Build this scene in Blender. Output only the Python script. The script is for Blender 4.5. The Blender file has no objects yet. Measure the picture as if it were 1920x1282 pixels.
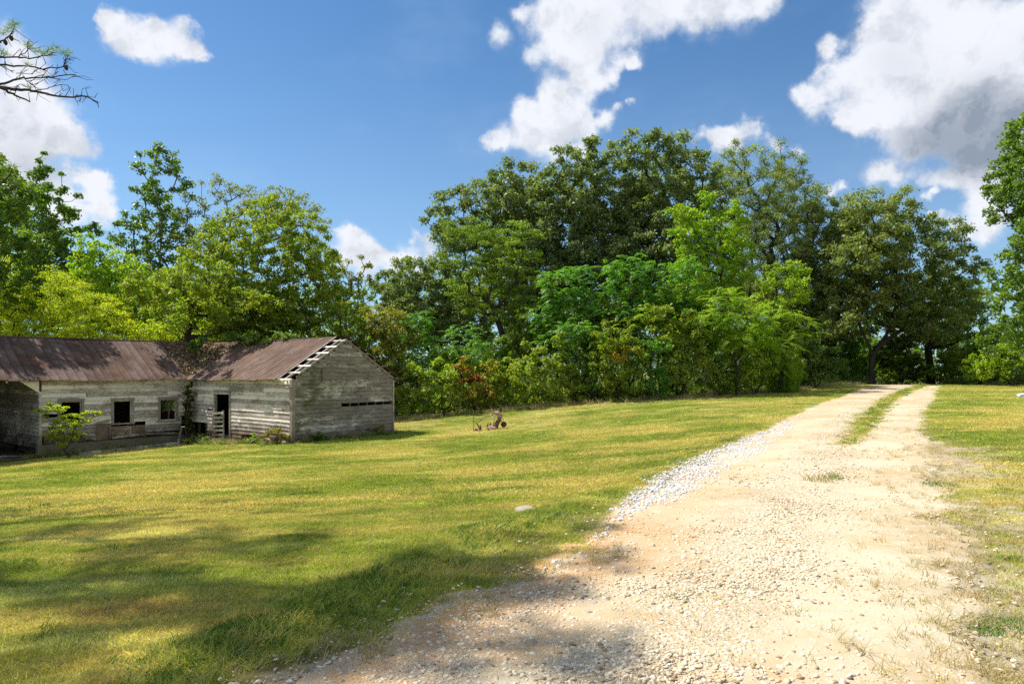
import bpy, math, random
import numpy as np
random.seed(7)
rng = np.random.default_rng(7)
S = bpy.context.scene
COL = S.collection
R = math.radians
F, HOR, CAMH = 1280.0, 695.0, 1.6

# ------------------------------------------------------------------ camera
cd = bpy.data.cameras.new('camera'); cam = bpy.data.objects.new('camera', cd); COL.objects.link(cam)
cam.location = (0, 0, CAMH); cam.rotation_euler = (R(90), 0, 0)
cd.sensor_width = 36; cd.lens = 24; cd.shift_y = 54 / 1920; cd.clip_start = 0.05; cd.clip_end = 3000
S.camera = cam

# ------------------------------------------------------------------ node helper
class NT:
    def __init__(s, tree): s.t = tree
    def n(s, typ, ins=None, **kw):
        nd = s.t.nodes.new(typ)
        for k, v in kw.items(): setattr(nd, k, v)
        for k, v in (ins or {}).items():
            if v is None: continue
            sock = nd.inputs[k]
            if isinstance(v, bpy.types.NodeSocket): s.t.links.new(v, sock)
            else: sock.default_value = v
        return nd
    def math(s, op, a, b=None, c=None, clamp=False):
        return s.n('ShaderNodeMath', {0: a, 1: b, 2: c}, operation=op, use_clamp=clamp).outputs[0]
    def vmath(s, op, a, b=None):
        nd = s.n('ShaderNodeVectorMath', {0: a, 1: b}, operation=op)
        return nd.outputs[1] if op in ('DISTANCE', 'LENGTH', 'DOT_PRODUCT') else nd.outputs[0]
    def noise(s, vec, scale, detail=4, rough=.55, dist=0, out=0):
        return s.n('ShaderNodeTexNoise', {'Vector': vec, 'Scale': scale, 'Detail': detail, 'Roughness': rough, 'Distortion': dist}).outputs[out]
    def mapr(s, v, a, b, c=0., d=1., smooth=True):
        return s.n('ShaderNodeMapRange', {0: v, 1: a, 2: b, 3: c, 4: d}, interpolation_type='SMOOTHSTEP' if smooth else 'LINEAR').outputs[0]
    def mix(s, f, a, b, mode='MIX'):
        nd = s.n('ShaderNodeMix', data_type='RGBA', blend_type=mode)
        for i, v in ((0, f), (6, a), (7, b)):
            if isinstance(v, bpy.types.NodeSocket): s.t.links.new(v, nd.inputs[i])
            elif i == 0: nd.inputs[0].default_value = v
            else: nd.inputs[i].default_value = (*v, 1) if len(v) == 3 else v
        return nd.outputs[2]
    def mapping(s, vec, rot=(0, 0, 0), sc=(1, 1, 1), loc=(0, 0, 0)):
        return s.n('ShaderNodeMapping', {'Vector': vec, 'Location': loc, 'Rotation': rot, 'Scale': sc}).outputs[0]
    def attr(s, name, out='Fac', typ='GEOMETRY'):
        return s.n('ShaderNodeAttribute', attribute_name=name, attribute_type=typ).outputs[out]
    def pos(s): return s.n('ShaderNodeNewGeometry').outputs['Position']

def material(name):
    m = bpy.data.materials.new(name); m.use_nodes = True
    m.node_tree.nodes.clear()
    return m, NT(m.node_tree)
def finish(nt, col, rough=.9, spec=.3, bump=None, bstr=.5, bdist=.02, transl=0., metal=0.):
    nrm = None
    if bump is not None:
        nrm = nt.n('ShaderNodeBump', {'Height': bump, 'Strength': bstr, 'Distance': bdist}).outputs[0]
    if not isinstance(col, bpy.types.NodeSocket): col = (*col, 1)
    p = nt.n('ShaderNodeBsdfPrincipled', {'Base Color': col, 'Roughness': rough, 'Specular IOR Level': spec, 'Metallic': metal, 'Normal': nrm})
    out = p.outputs[0]
    if transl:
        t = nt.n('ShaderNodeBsdfTranslucent', {'Color': col, 'Normal': nrm})
        out = nt.n('ShaderNodeMixShader', {0: transl, 1: out, 2: t.outputs[0]}).outputs[0]
    nt.n('ShaderNodeOutputMaterial', {'Surface': out})

# ------------------------------------------------------------------ sun, sky, clouds
SUN_AZ = np.array([-0.93, 0.37]); SUN_AZ /= np.linalg.norm(SUN_AZ)
SUN_EL = R(56)
sd = bpy.data.lights.new('sun', 'SUN'); sun = bpy.data.objects.new('sun', sd); COL.objects.link(sun)
sd.energy = 3.6; sd.angle = R(0.53); sd.color = (1, .955, .87)
import mathutils
to_sun = mathutils.Vector((SUN_AZ[0] * math.cos(SUN_EL), SUN_AZ[1] * math.cos(SUN_EL), math.sin(SUN_EL)))
sun.rotation_euler = to_sun.to_track_quat('Z', 'Y').to_euler(); sun.location = (0, 0, 40)
S.view_settings.view_transform = 'Standard'; S.view_settings.look = 'None'
S.view_settings.exposure = 0.93; S.view_settings.gamma = 1; S.view_settings.use_curve_mapping = False
wd_res = 256
S.cycles.use_denoising = False
S.cycles.max_bounces = 8; S.cycles.diffuse_bounces = 5; S.cycles.transparent_max_bounces = 4

wd = bpy.data.worlds.new('World'); S.world = wd; wd.use_nodes = True
wd.cycles.sampling_method = 'MANUAL'; wd.cycles.sample_map_resolution = wd_res
wd.node_tree.nodes.clear(); nt = NT(wd.node_tree)
sky = nt.n('ShaderNodeTexSky', sky_type='NISHITA', sun_disc=False, sun_elevation=SUN_EL,
           sun_rotation=math.atan2(SUN_AZ[0], SUN_AZ[1]), altitude=200, air_density=1.0, dust_density=.6, ozone_density=2.5)
# cumulus: (px, py, r) as seen in the photograph, turned into directions on the sky sphere; soft = thin
CL = [(205,45,28),(235,70,42),(270,95,42),(305,95,42),(340,100,32),(355,62,24),(365,110,22),(195,30,20),(390,122,12),
      (15,70,34),(50,105,36),(40,160,50),(20,230,100),(85,230,60),(120,260,40),(20,300,90),(160,330,24),(180,345,22),(140,330,24),(175,370,26),(130,400,40),(190,400,26),(90,370,50),
      (648,432,22),(668,455,30),(700,478,28),(725,495,20),(640,480,44),(690,505,34),(772,440,18),(800,455,24),(770,475,26),(745,495,22),(815,480,26),(780,505,30),
      (945,68,30),(985,15,22),(1040,30,55),(1110,30,75),(1200,30,80),(1290,15,70),(1370,10,60),(1430,-5,44),(1075,100,50),(1120,120,44),(1010,110,28),(1040,170,34),(1075,200,44),(1110,160,30),(1180,120,22),(1150,150,24),(1200,130,16),
      (1000,225,44),(945,258,34),(925,265,22),(1060,240,50),(1015,265,44),(1110,235,26),(1140,225,20),(1165,208,14),(1190,200,10),(1090,275,24),(985,200,26),
      (1310,262,26),(1345,262,30),(1385,255,28),(1408,240,20),(1430,270,28),(1360,285,36),(1495,290,14),(1460,285,18),(1295,270,20),
      (1505,175,26),(1530,200,34),(1555,85,26),(1550,120,26),(1545,160,34),(1590,130,36),(1600,185,50),(1650,110,64),(1660,40,50),(1720,60,100),(1820,80,120),(1900,120,130),(1600,235,30),(1650,225,56),(1720,220,66),(1780,215,84),(1870,240,100),(1990,160,130),(1570,225,26),
      (1640,318,24),(1665,308,20),(1690,322,26),(1730,325,26),(1770,322,26),(1810,318,26),(1850,310,30),(1560,350,14),(1580,340,12),
      (1700,370,18),(1725,365,16),(1745,352,12),(1850,345,36),(1830,385,30),(1870,400,36),(1770,412,18),(1800,425,22),(1745,408,10),(1840,430,26)]
geo = nt.n('ShaderNodeNewGeometry').outputs['Incoming']
D0 = nt.vmath('SCALE', geo); D0.node.inputs[3].default_value = -1
wn = nt.noise(D0, 5.0, 9, .62, out=1)
wv = nt.vmath('SUBTRACT', wn, (.5, .5, .5)); wv2 = nt.vmath('SCALE', wv); wv2.node.inputs[3].default_value = .07
wn3 = nt.noise(D0, 24.0, 8, .6, out=1)
wv4 = nt.vmath('SUBTRACT', wn3, (.5, .5, .5)); wv5 = nt.vmath('SCALE', wv4); wv5.node.inputs[3].default_value = .034
D = nt.vmath('ADD', nt.vmath('ADD', D0, wv2), wv5)
def field(Dv, lst, k=1.0):
    acc = None
    for px, py, r in lst:
        v = mathutils.Vector(((px - 960) / F, 1, (HOR - py) / F)); ln = v.length; v.normalize()
        d = nt.vmath('DISTANCE', Dv, tuple(v))
        m = nt.mapr(d, 0.0, 1.42 * k * r / F / ln, 1.0, 0.0)
        acc = m if acc is None else nt.math('ADD', acc, m)
    return acc
f0 = nt.math('MULTIPLY', field(D, CL), 1.0)
fine = nt.noise(D0, 17, 8, .62)
fine2 = nt.noise(D0, 5.5, 5, .6)
# clouds go on, scattered, where the photograph does not look
off = nt.mapr(nt.vmath('DISTANCE', D0, (0, 1, .1)), .85, 1.15)
glob = nt.math('MULTIPLY', nt.mapr(nt.noise(D, 2.3, 6, .55), .46, .64, 0., 1.6), off)
f1 = nt.math('ADD', f0, glob)
dens = nt.math('ADD', f1, nt.math('MULTIPLY', nt.math('MULTIPLY_ADD', fine, 2.2, -1.22), nt.mapr(f1, .0, .5)))
cover = nt.mapr(dens, .06, 1.05)
thick = nt.mapr(dens, .6, 2.3)
GREY = [(1850,180,100),(1800,250,90),(1880,220,110),(1720,260,70),(1760,270,60),(30,270,90),(1950,260,110),(1870,290,60),(70,340,70),(1130,60,50),(1230,60,50),(690,500,36),(790,490,30),(1680,120,60)]
fg = field(D, GREY, 1.1)
rel = nt.math('SUBTRACT', nt.noise(nt.vmath('ADD', D, (-.016, 0, .022)), 15, 6, .6), nt.noise(D, 15, 6, .6))
sh = nt.math('ADD', nt.math('MULTIPLY', nt.mapr(rel, -.06, .2), .34), nt.math('MULTIPLY', nt.mapr(fg, .0, 3.6), .9))
sh = nt.math('ADD', sh, nt.math('MULTIPLY_ADD', fine2, -.20, .10), clamp=True)
ccol = nt.mix(sh, (.475, .49, .525), (.155, .185, .235))
skyc = nt.n('ShaderNodeHueSaturation', {'Saturation': 1.03, 'Value': .070, 'Color': sky.outputs[0]}).outputs[0]
skyc = nt.mix(1.0, skyc, (.555, .84, 1.0), 'MULTIPLY')
wispy = nt.mapr(nt.noise(nt.mapping(D0, sc=(3, 3, 6)), 1.6, 6, .6), .5, .85, 0, .10)
hz = nt.mapr(nt.n('ShaderNodeSeparateXYZ', {0: D0}).outputs[2], .5, .0, 0, .30)
wispy = nt.math('ADD', wispy, hz)
skyc = nt.mix(wispy, skyc, (.36, .44, .54))
full = nt.mix(cover, skyc, ccol)
bg = nt.n('ShaderNodeBackground', {'Color': full, 'Strength': 1.0})
nt.n('ShaderNodeOutputWorld', {'Surface': bg.outputs[0]})

# ------------------------------------------------------------------ terrain
def W(px, py, Y): return np.array([(px - 960) / F * Y, Y, CAMH + (HOR - py) / F * Y])
ctrl = [W(1200,1282,3.5), W(1350,1100,4.9), W(1565,850,12.6), W(1617,780,20.5), W(1660,745,31), W(1698,721,44),
        W(75,858,24.3), W(10,873,22.5), W(345,830,28.6), W(548,832,23.8), W(737,813,27.6), W(640,822,25.5),
        W(750,790,31.5), W(920,806,26.5), W(1000,768,32), W(1240,750,33), W(1490,735,37), W(1900,724,42), W(1800,722,44),
        (0,0,0), (0,-6,0), (6,0,.02), (-6,0,-.1), (4,6,.02), W(1910,1100,5.0),
        W(980,957,8.6), W(600,1120,5.1), W(560,1000,7.6), W(200,1000,7.9), W(0,1250,4.1), W(300,900,15.2), W(650,870,17.5), W(1000,860,15.8), W(1250,800,21),
        (14,10,.15), (22,22,.4), (45,45,.7), (30,60,.35), (10,60,.0), (-10,55,-.8), (-30,45,-1.6), (-35,25,-1.7), (-25,5,-1.0),
        (0,-40,0), (-40,-20,-.8), (40,-10,.4), (60,20,.6), (0,85,-.3), (50,80,.0), (-50,80,-1.5), (-80,0,-1.2), (80,0,.5)]
ctrl = np.array(ctrl, float)
def tk(r2): return .5 * r2 * np.log(r2 + 1e-6)
_n = len(ctrl); _K = tk(((ctrl[:, None, :2] - ctrl[None, :, :2]) ** 2).sum(-1)) + np.eye(_n) * 2.0
_P = np.c_[np.ones(_n), ctrl[:, :2]]
_A = np.block([[_K, _P], [_P.T, np.zeros((3, 3))]])
_w = np.linalg.solve(_A, np.r_[ctrl[:, 2], np.zeros(3)])
def terr(x, y):
    x = np.asarray(x, float); y = np.asarray(y, float); sh_ = x.shape
    q = np.c_[x.ravel(), y.ravel()]; out = np.empty(len(q))
    for i in range(0, len(q), 20000):
        c = q[i:i + 20000]
        k = tk(((c[:, None, :] - ctrl[None, :, :2]) ** 2).sum(-1))
        out[i:i + 20000] = k @ _w[:_n] + _w[_n] + c @ _w[_n + 1:]
    r = np.hypot(q[:, 0], q[:, 1]); f = np.clip((110 - r) / 45, 0, 1); f = f * f * (3 - 2 * f)
    out = out * f - .3 * (1 - f)
    rip = .012 * np.sin(q[:, 0] * 2.1 + np.sin(q[:, 1] * 1.3) * 2) * np.sin(q[:, 1] * 1.7 + q[:, 0] * .6)
    return (out + rip).reshape(sh_)
def tz(x, y): return float(terr(np.array([x]), np.array([y]))[0])
_cache = {}
def G(px, py):
    """ground point seen at a pixel of the photograph"""
    Y = np.geomspace(2.2, 70, 500); X = (px - 960) / F * Y
    d = (CAMH + (HOR - py) / F * Y) - terr(X, Y)
    k = np.argmax(d < 0)
    if k == 0: k = len(Y) - 1
    t = d[k - 1] / (d[k - 1] - d[k]) if d[k - 1] > d[k] else 0
    y = Y[k - 1] + t * (Y[k] - Y[k - 1]); x = (px - 960) / F * y
    return np.array([x, y, tz(x, y)])

# value noise for layout
_perm = rng.random((256, 256))
def vn(x, y, s=1.0):
    x = np.asarray(x) * s; y = np.asarray(y) * s
    xi = np.floor(x).astype(int); yi = np.floor(y).astype(int); fx = x - xi; fy = y - yi
    fx = fx * fx * (3 - 2 * fx); fy = fy * fy * (3 - 2 * fy)
    a = _perm[xi % 256, yi % 256]; b = _perm[(xi + 1) % 256, yi % 256]; c = _perm[xi % 256, (yi + 1) % 256]; d = _perm[(xi + 1) % 256, (yi + 1) % 256]
    return (a * (1 - fx) + b * fx) * (1 - fy) + (c * (1 - fx) + d * fx) * fy
def fbm(x, y, s): return (vn(x, y, s) * .5 + vn(x + 17, y + 5, s * 2.1) * .28 + vn(x + 3, y + 41, s * 4.3) * .22)

# drive edges read off the photograph, as functions of depth Y
LE = np.array([G(*p)[:2] for p in [(470,1290),(690,1205),(860,1115),(1010,1085),(1090,1010),(1170,950),(1290,885),(1400,828),(1490,780),(1560,750),(1640,722)]])
RE = np.array([G(*p)[:2] for p in [(1840,1290),(1800,1120),(1770,1000),(1745,910),(1745,850),(1722,810),(1735,760),(1762,722)]])
GE = np.array([G(*p)[:2] for p in [(1060,1060),(1180,960),(1290,890),(1400,835),(1480,795)]])       # left gravel verge centre line
ME = np.array([G(*p)[:2] for p in [(1590,840),(1625,790),(1665,750),(1698,733),(1725,724)]])         # grass median
def ln(P, y):
    P = P[np.argsort(P[:, 1])]
    x = np.interp(y, P[:, 1], P[:, 0])
    s1 = (P[-1, 0] - P[-3, 0]) / (P[-1, 1] - P[-3, 1])
    return np.where(y > P[-1, 1], P[-1, 0] + s1 * (y - P[-1, 1]), x)
def ledge(y): return np.where(y < 3.3, ln(LE, np.full_like(y, 3.3)) - (3.3 - y) * .62, ln(LE, y))
def redge(y): return np.where(y < 3.3, ln(RE, np.full_like(y, 3.3)) - (3.3 - y) * .5, ln(RE, y))
def roadm(x, y):
    """signed distance (m) into the drive, >0 inside; the grass strip between the ruts counts as outside"""
    y = np.asarray(y, float)
    d = np.minimum(x - ledge(y), redge(y) - x) * .86
    m = ln(ME, y); wid = np.interp(y, [11.5, 14, 18, 30, 44], [-.3, .06, .28, .36, .42])
    dm = np.abs(x - m) * .86 - wid
    dm = np.where((y > 11) & (y < 60), dm, 9)
    return np.minimum(d, dm)
def vergem(x, y):
    m = ln(GE, np.asarray(y, float)); w = np.interp(y, [5, 7, 9, 13, 17, 22], [.0, .0, .42, .6, .45, .0])
    return (w - np.abs(x - m) * .86) / .25

def new_mesh(name, v, f, mat, smooth=False, attrs=None):
    """v (N,3) ; f (M,k) uniform polygons"""
    v = np.asarray(v, np.float32); f = np.asarray(f, np.int32); k = f.shape[1]
    me = bpy.data.meshes.new(name)
    me.vertices.add(len(v)); me.vertices.foreach_set('co', v.ravel())
    me.loops.add(f.size); me.loops.foreach_set('vertex_index', f.ravel())
    me.polygons.add(len(f)); me.polygons.foreach_set('loop_start', np.arange(0, f.size, k, dtype=np.int32))
    if smooth: me.polygons.foreach_set('use_smooth', np.ones(len(f), bool))
    me.update(calc_edges=True)
    for nm, (dom, arr) in (attrs or {}).items():
        a = me.attributes.new(nm, 'FLOAT', dom); a.data.foreach_set('value', np.asarray(arr, np.float32))
    if mat: me.materials.append(mat)
    return me
def link(name, me, parent=None, loc=(0, 0, 0), rot=(0, 0, 0), scale=(1, 1, 1), **props):
    o = bpy.data.objects.new(name, me); COL.objects.link(o)
    o.parent = parent; o.location = loc; o.rotation_euler = rot; o.scale = scale
    for k, v in props.items():
        if v: o[k] = v
    return o
def thing(name, label, cat, loc, rz=0, group=None):
    return link(name, None, None, loc, (0, 0, rz), label=label, category=cat, group=group)

# ------------------------------------------------------------------ ground colours (shared by soil and grass blades)
def lawn_colour(nt, bright=1.0):
    P = nt.pos()
    Q = nt.mapping(P, rot=(0, 0, R(-58)), sc=(.27, 1.0, 1))           # mown streaks run with the drive
    a = nt.noise(Q, .95, 5, .6); b = nt.noise(P, .26, 4, .55); c = nt.noise(P, 2.2, 6, .65); e = nt.noise(P, 30, 3, .7)
    g = nt.mix(nt.mapr(c, .36, .66), (.140, .185, .022), (.225, .270, .036))
    g = nt.mix(nt.mapr(b, .42, .6), g, (.28, .285, .065))
    tan = nt.mapr(nt.math('ADD', nt.math('MULTIPLY', a, .62), nt.math('MULTIPLY', b, .42)), .48, .60)
    g = nt.mix(nt.math('MULTIPLY', tan, .85), g, (.41, .345, .135))
    brown = nt.mapr(nt.math('ADD', nt.math('MULTIPLY', nt.noise(Q, 2.6, 5, .6), .6), nt.math('MULTIPLY', nt.noise(P, .55, 3), .4)), .565, .65)
    g = nt.mix(nt.math('MULTIPLY', brown, .8), g, (.33, .225, .10))
    pale = nt.mapr(nt.noise(Q, 1.7, 5, .6), .53, .68)
    g = nt.mix(nt.math('MULTIPLY', pale, .6), g, (.50, .48, .22))
    mot = nt.noise(P, 6.5, 5, .7)
    g = nt.mix(nt.mapr(mot, .55, .75, 0, .35), g, (.40, .35, .15))
    g = nt.mix(nt.mapr(mot, .45, .28, 0, .35), g, (.10, .17, .022))
    return nt.mix(nt.mapr(e, .3, .75, 0, .5), g, nt.mix(1.0, g, (.55, .6, .5), 'MULTIPLY'))
def dirt_colour(nt):
    P = nt.pos()
    a = nt.noise(P, .55, 5, .6); b = nt.noise(P, 7, 5, .65); c = nt.noise(P, 2.0, 5, .6)
    d = nt.mix(nt.mapr(a, .36, .62), (.45, .335, .185), (.56, .475, .325))
    d = nt.mix(nt.mapr(c, .55, .72, 0, .75), d, (.54, .31, .125))
    return nt.mix(nt.mapr(b, .35, .7, 0, .45), d, (.57, .51, .40))

m_ground, nt = material('lawn_soil')
bare = nt.attr('bare')
rag = nt.math('MULTIPLY_ADD', nt.noise(nt.pos(), 4.0, 6, .65), 1.1, -.55)
bm_ = nt.mapr(nt.math('ADD', bare, rag), .3, .7)
lc = lawn_colour(nt)
soil = nt.mix(nt.mapr(nt.noise(nt.pos(), 14, 5, .7), .4, .66), nt.mix(1.0, lc, (.72, .70, .62), 'MULTIPLY'), (.24, .165, .085))
soil = nt.mix(nt.mapr(nt.vmath('LENGTH', nt.pos()), 12, 26), soil, lc)
col = nt.mix(bm_, soil, dirt_colour(nt))
wood_floor = nt.attr('litter')
col = nt.mix(nt.math('MULTIPLY', wood_floor, .9), col, nt.mix(nt.noise(nt.pos(), 6, 5, .7), (.045, .035, .02), (.10, .085, .03)))
finish(nt, col, .95, .1, nt.math('ADD', nt.noise(nt.pos(), 45, 6, .7), nt.math('MULTIPLY', nt.noise(nt.pos(), 9, 4), 1.5)), .9, .03)

m_drive, nt = material('pale_dirt')
vor = nt.n('ShaderNodeTexVoronoi', {'Vector': nt.pos(), 'Scale': 42}, feature='F1')
vd = vor.outputs['Distance']
col = dirt_colour(nt)
gr = nt.attr('gravelly')
col = nt.mix(nt.math('MULTIPLY', nt.attr('ruddy'), nt.mapr(nt.noise(nt.pos(), 1.6, 6, .65), .34, .56)), col, (.55, .30, .13))
st = nt.math('MULTIPLY', nt.mapr(vd, .42, .2), nt.mapr(nt.math('ADD', gr, nt.math('MULTIPLY_ADD', nt.noise(nt.pos(), 5, 4), 1., -.5)), .2, .7))
stone = nt.mix(nt.n('ShaderNodeSeparateColor', {0: vor.outputs['Color']}).outputs[0], (.36, .29, .20), (.58, .54, .48))
col = nt.mix(nt.math('MULTIPLY', st, .75), col, stone)
hgt = nt.math('ADD', nt.math('MULTIPLY', st, .7), nt.math('MULTIPLY', nt.noise(nt.pos(), 30, 6, .7), .6))
finish(nt, col, .95, .12, hgt, .7, .02)

# ------------------------------------------------------------------ ground sheet
def spaced(lo, hi, d0, grow, c):
    out = [c]; d = d0
    while out[-1] < hi: out.append(out[-1] + d); d *= grow if abs(out[-1] - c) > 9 else 1.004
    neg = [c]; d = d0
    while neg[-1] > lo: neg.append(neg[-1] - d); d *= grow if abs(neg[-1] - c) > 5 else 1.01
    return np.array(neg[:0:-1] + out)
gx = spaced(-900, 900, .15, 1.045, 1.5); gy = spaced(-700, 1200, .15, 1.038, 5.5)
XX, YY = np.meshgrid(gx, gy)
ZZ = terr(XX, YY)
rm = roadm(XX, YY)
ZZ += (fbm(XX, YY, 1.7) - .5) * .05 * np.clip(-rm * 2 + .3, 0, 1) * (np.hypot(XX, YY) < 60)
# low worn bank along the left side of the drive
BK = np.array([G(*p)[:2] for p in [(300,1230),(520,1150),(700,1070),(860,1005),(1000,965),(1130,925),(1250,870),(1380,815)]])
bank = ln(BK, YY)
bankw = np.interp(YY, [3, 4, 6, 10, 16, 20], [0, 1, 1, .8, .3, 0])
ZZ += bankw * .06 * np.exp(-((XX - bank - .2) * .86 / .28) ** 2)
def zg(x, y):   # surface height incl. the bank
    x = np.asarray(x, float); y = np.asarray(y, float)
    r_ = roadm(x, y)
    z = terr(x, y) + (fbm(x, y, 1.7) - .5) * .05 * np.clip(-r_ * 2 + .3, 0, 1)
    return z + np.interp(y, [3, 4, 6, 10, 16, 20], [0, 1, 1, .8, .3, 0]) * .06 * np.exp(-((x - ln(BK, y) - .2) * .86 / .28) ** 2)
nx, ny = len(gx), len(gy)
V = np.c_[XX.ravel(), YY.ravel(), ZZ.ravel()]
i = np.arange(nx * ny).reshape(ny, nx)
Fq = np.c_[i[:-1, :-1].ravel(), i[:-1, 1:].ravel(), i[1:, 1:].ravel(), i[1:, :-1].ravel()]
dist_r = np.where(np.abs(rm) < 50, rm, -50)
bare_ = np.clip(.55 + rm / .5, 0, 1)
bare_ = np.maximum(bare_, np.clip(1.0 - (XX - redge(YY)) / 2.2, 0, .62) * (XX > redge(YY) - .3) * (YY < 14))
bare_ = np.maximum(bare_, np.clip(vergem(XX, YY) + .6, 0, 1))
# the wood's floor starts where the shrubs stand
SH = np.array([W(0,0,34)[:2], W(300,0,36)[:2], W(560,0,34)[:2], W(745,0,32.2)[:2], W(1000,0,32.8)[:2], W(1240,0,33.6)[:2], W(1490,0,38)[:2], W(1540,0,45)[:2], W(1920,0,45)[:2], W(2200,0,45)[:2]])
SH = SH[np.argsort(SH[:, 0])]
lit = np.clip((YY - np.interp(XX, SH[:, 0], SH[:, 1], left=34, right=45)) / 1.2 + .5, 0, 1) * (YY < 200)
me = new_mesh('ground', V, Fq, m_ground, True, {'bare': ('POINT', bare_.ravel()), 'litter': ('POINT', lit.ravel())})
link('ground', me, kind='structure')

# ------------------------------------------------------------------ drive
ys = [1.0]
ys = list(np.arange(-14, 2, .35)) + list(np.cumsum(np.r_[2.0, np.full(150, .055), np.geomspace(.06, .5, 150)]))
ys = np.array([y for y in ys if y < 51])
ts = np.linspace(-.09, 1.09, 88)
YD = np.repeat(ys[:, None], len(ts), 1); l = ledge(YD) - .35; r = redge(YD) + .35
XD = l + (r - l) * ts[None]
rmd = roadm(XD, YD)
n1 = fbm(XD, YD, 2.2) + .35 * (fbm(XD + 9, YD, 9) - .5)
lift = np.clip((rmd + .05 + (n1 - .5) * .75) * .12, -.045, .016)
ZD = zg(XD, YD) + lift + (fbm(XD, YD, 1.2) - .5) * .02
V = np.c_[XD.ravel(), YD.ravel(), ZD.ravel()]
i = np.arange(V.shape[0]).reshape(len(ys), len(ts))
Fq = np.c_[i[:-1, :-1].ravel(), i[:-1, 1:].ravel(), i[1:, 1:].ravel(), i[1:, :-1].ravel()]
def gravelly(x, y):
    l = ledge(np.asarray(y, float)); r = redge(np.asarray(y, float)); t = (x - l) / (r - l)
    mid = np.exp(-((t - .52) / .17) ** 2) * np.interp(y, [3, 5, 12, 30], [.7, 1, .85, .5])
    rut = np.exp(-((t - .18) / .2) ** 2) * np.interp(y, [2, 4.2, 5.5], [.5, .6, 0])
    return np.clip(np.maximum(mid, rut) * (.55 + .9 * fbm(x, y, .9)) + .12, 0, 1)
gv = gravelly(XD, YD)
link('driveway', new_mesh('driveway', V, Fq, m_drive, True, {'gravelly': ('POINT', gv.ravel()), 'ruddy': ('POINT', (np.clip(1.15 - (XD - ledge(YD)) / (redge(YD) - ledge(YD)) / .38, 0, 1) * np.interp(YD, [5.5, 8.5, 14], [.85, .45, .2])).ravel())}), kind='structure')
# ================================================================== barn
# local frame: x along the gable end (away to the right), y along the front wall (away to the left), z up from the sill
BZ = -1.05
TH = math.atan2(.781, .625)
C0 = np.array([-7.73, 24.0]); U = np.array([.625, .781]); Wd = np.array([-.781, .625])
def ray_hit(px, py, const, axis):
    """axis 0: plane x=const -> (y,z);  axis 1: plane y=const -> (x,z)"""
    q = (px - 960) / F
    if axis == 1:
        P0 = C0 + Wd * const; t = (q * P0[1] - P0[0]) / (U[0] - q * U[1]); Yp = P0[1] + U[1] * t
    else:
        P0 = C0 + U * const; t = (q * P0[1] - P0[0]) / (Wd[0] - q * Wd[1]); Yp = P0[1] + Wd[1] * t
    return t, CAMH + (HOR - py) / F * Yp - BZ
EAVE = 1.35 - BZ; RIDGE = 2.80 - BZ; WID = 4.65; HALF = WID / 2; PITCH = (RIDGE - EAVE) / HALF
LY = 7.44; LX0 = -5.37; DEP = 4.65; FARX = -12.0
SLAB = 835
def zroof(d): return EAVE + PITCH * d           # d = distance in from the wall line
print('wall px', ray_hit(75, 835, LY, 1), ray_hit(345, 814, LY, 1), ray_hit(737, 812, 0, 1), ray_hit(365, 717, 0, 0))

def wood(name, paint=.5, dark=1.0, moss=False, tint=(1, 1, 1)):
    m, nt = material(name)
    rnd = nt.n('ShaderNodeObjectInfo').outputs['Random']
    P = nt.mapping(nt.pos(), rot=(0, 0, -TH))
    off_ = nt.n('ShaderNodeCombineXYZ', {0: nt.math('MULTIPLY', rnd, 37.), 1: nt.math('MULTIPLY', rnd, 19.), 2: nt.math('MULTIPLY', rnd, 11.)}).outputs[0]
    Q = nt.vmath('ADD', P, off_)
    grain = nt.noise(nt.mapping(Q, sc=(2.2, 2.2, 60)), 1, 6, .65)
    flake = nt.noise(nt.mapping(Q, sc=(7, 7, 46)), 1, 8, .75)
    big = nt.noise(nt.mapping(P, sc=(1.1, 1.1, 1.6)), 1, 4, .6)
    bare_w = nt.mix(grain, (.15, .13, .11), (.42, .38, .33))
    wornc = nt.mix(nt.mapr(rnd, .1, .9), (.66, .63, .55), (.82, .79, .71))
    f = nt.math('ADD', nt.math('MULTIPLY', flake, .75), nt.math('ADD', nt.math('MULTIPLY', big, .45), nt.math('MULTIPLY', rnd, .16)))
    col = nt.mix(nt.mapr(f, .74 - paint * .24, .92 - paint * .24), bare_w, wornc)
    col = nt.mix(nt.mapr(nt.noise(nt.mapping(P, sc=(.8, .8, 3.2)), 1, 6, .7), .56, .72, 0, .6), col, (.10, .085, .07))
    zz = nt.n('ShaderNodeSeparateXYZ', {0: P}).outputs[2]
    rot_ = nt.math('MULTIPLY', nt.mapr(zz, -.35, -1.0), nt.mapr(nt.noise(P, 2.4, 5, .6), .35, .6))
    col = nt.mix(nt.math('MULTIPLY', rot_, .75), col, (.075, .048, .030))
    if moss:
        PL = nt.vmath('SUBTRACT', nt.pos(), (C0[0], C0[1], 0)); PL = nt.mapping(PL, rot=(0, 0, -TH))
        sx = nt.n('ShaderNodeSeparateXYZ', {0: PL})
        mm = nt.math('MULTIPLY', nt.mapr(sx.outputs[0], 2.6, .3), nt.mapr(nt.noise(nt.mapping(P, sc=(1.6, 1.6, 2.4)), 1, 7, .7), .44, .62))
        col = nt.mix(nt.math('MULTIPLY', mm, .85), col, (.085, .105, .018))
        col = nt.mix(nt.mapr(nt.noise(nt.mapping(P, sc=(2, 2, 9)), 1, 7, .7), .44, .64, 0, .62), col, (.115, .10, .08))
    col = nt.mix(1.0, col, tint, 'MULTIPLY')
    finish(nt, col, .85, .15, nt.math('ADD', grain, flake), .6, .012)
    return m
m_board = wood('flaking_white_siding', .74, tint=(1.12, 1.02, 1.0))
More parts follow.
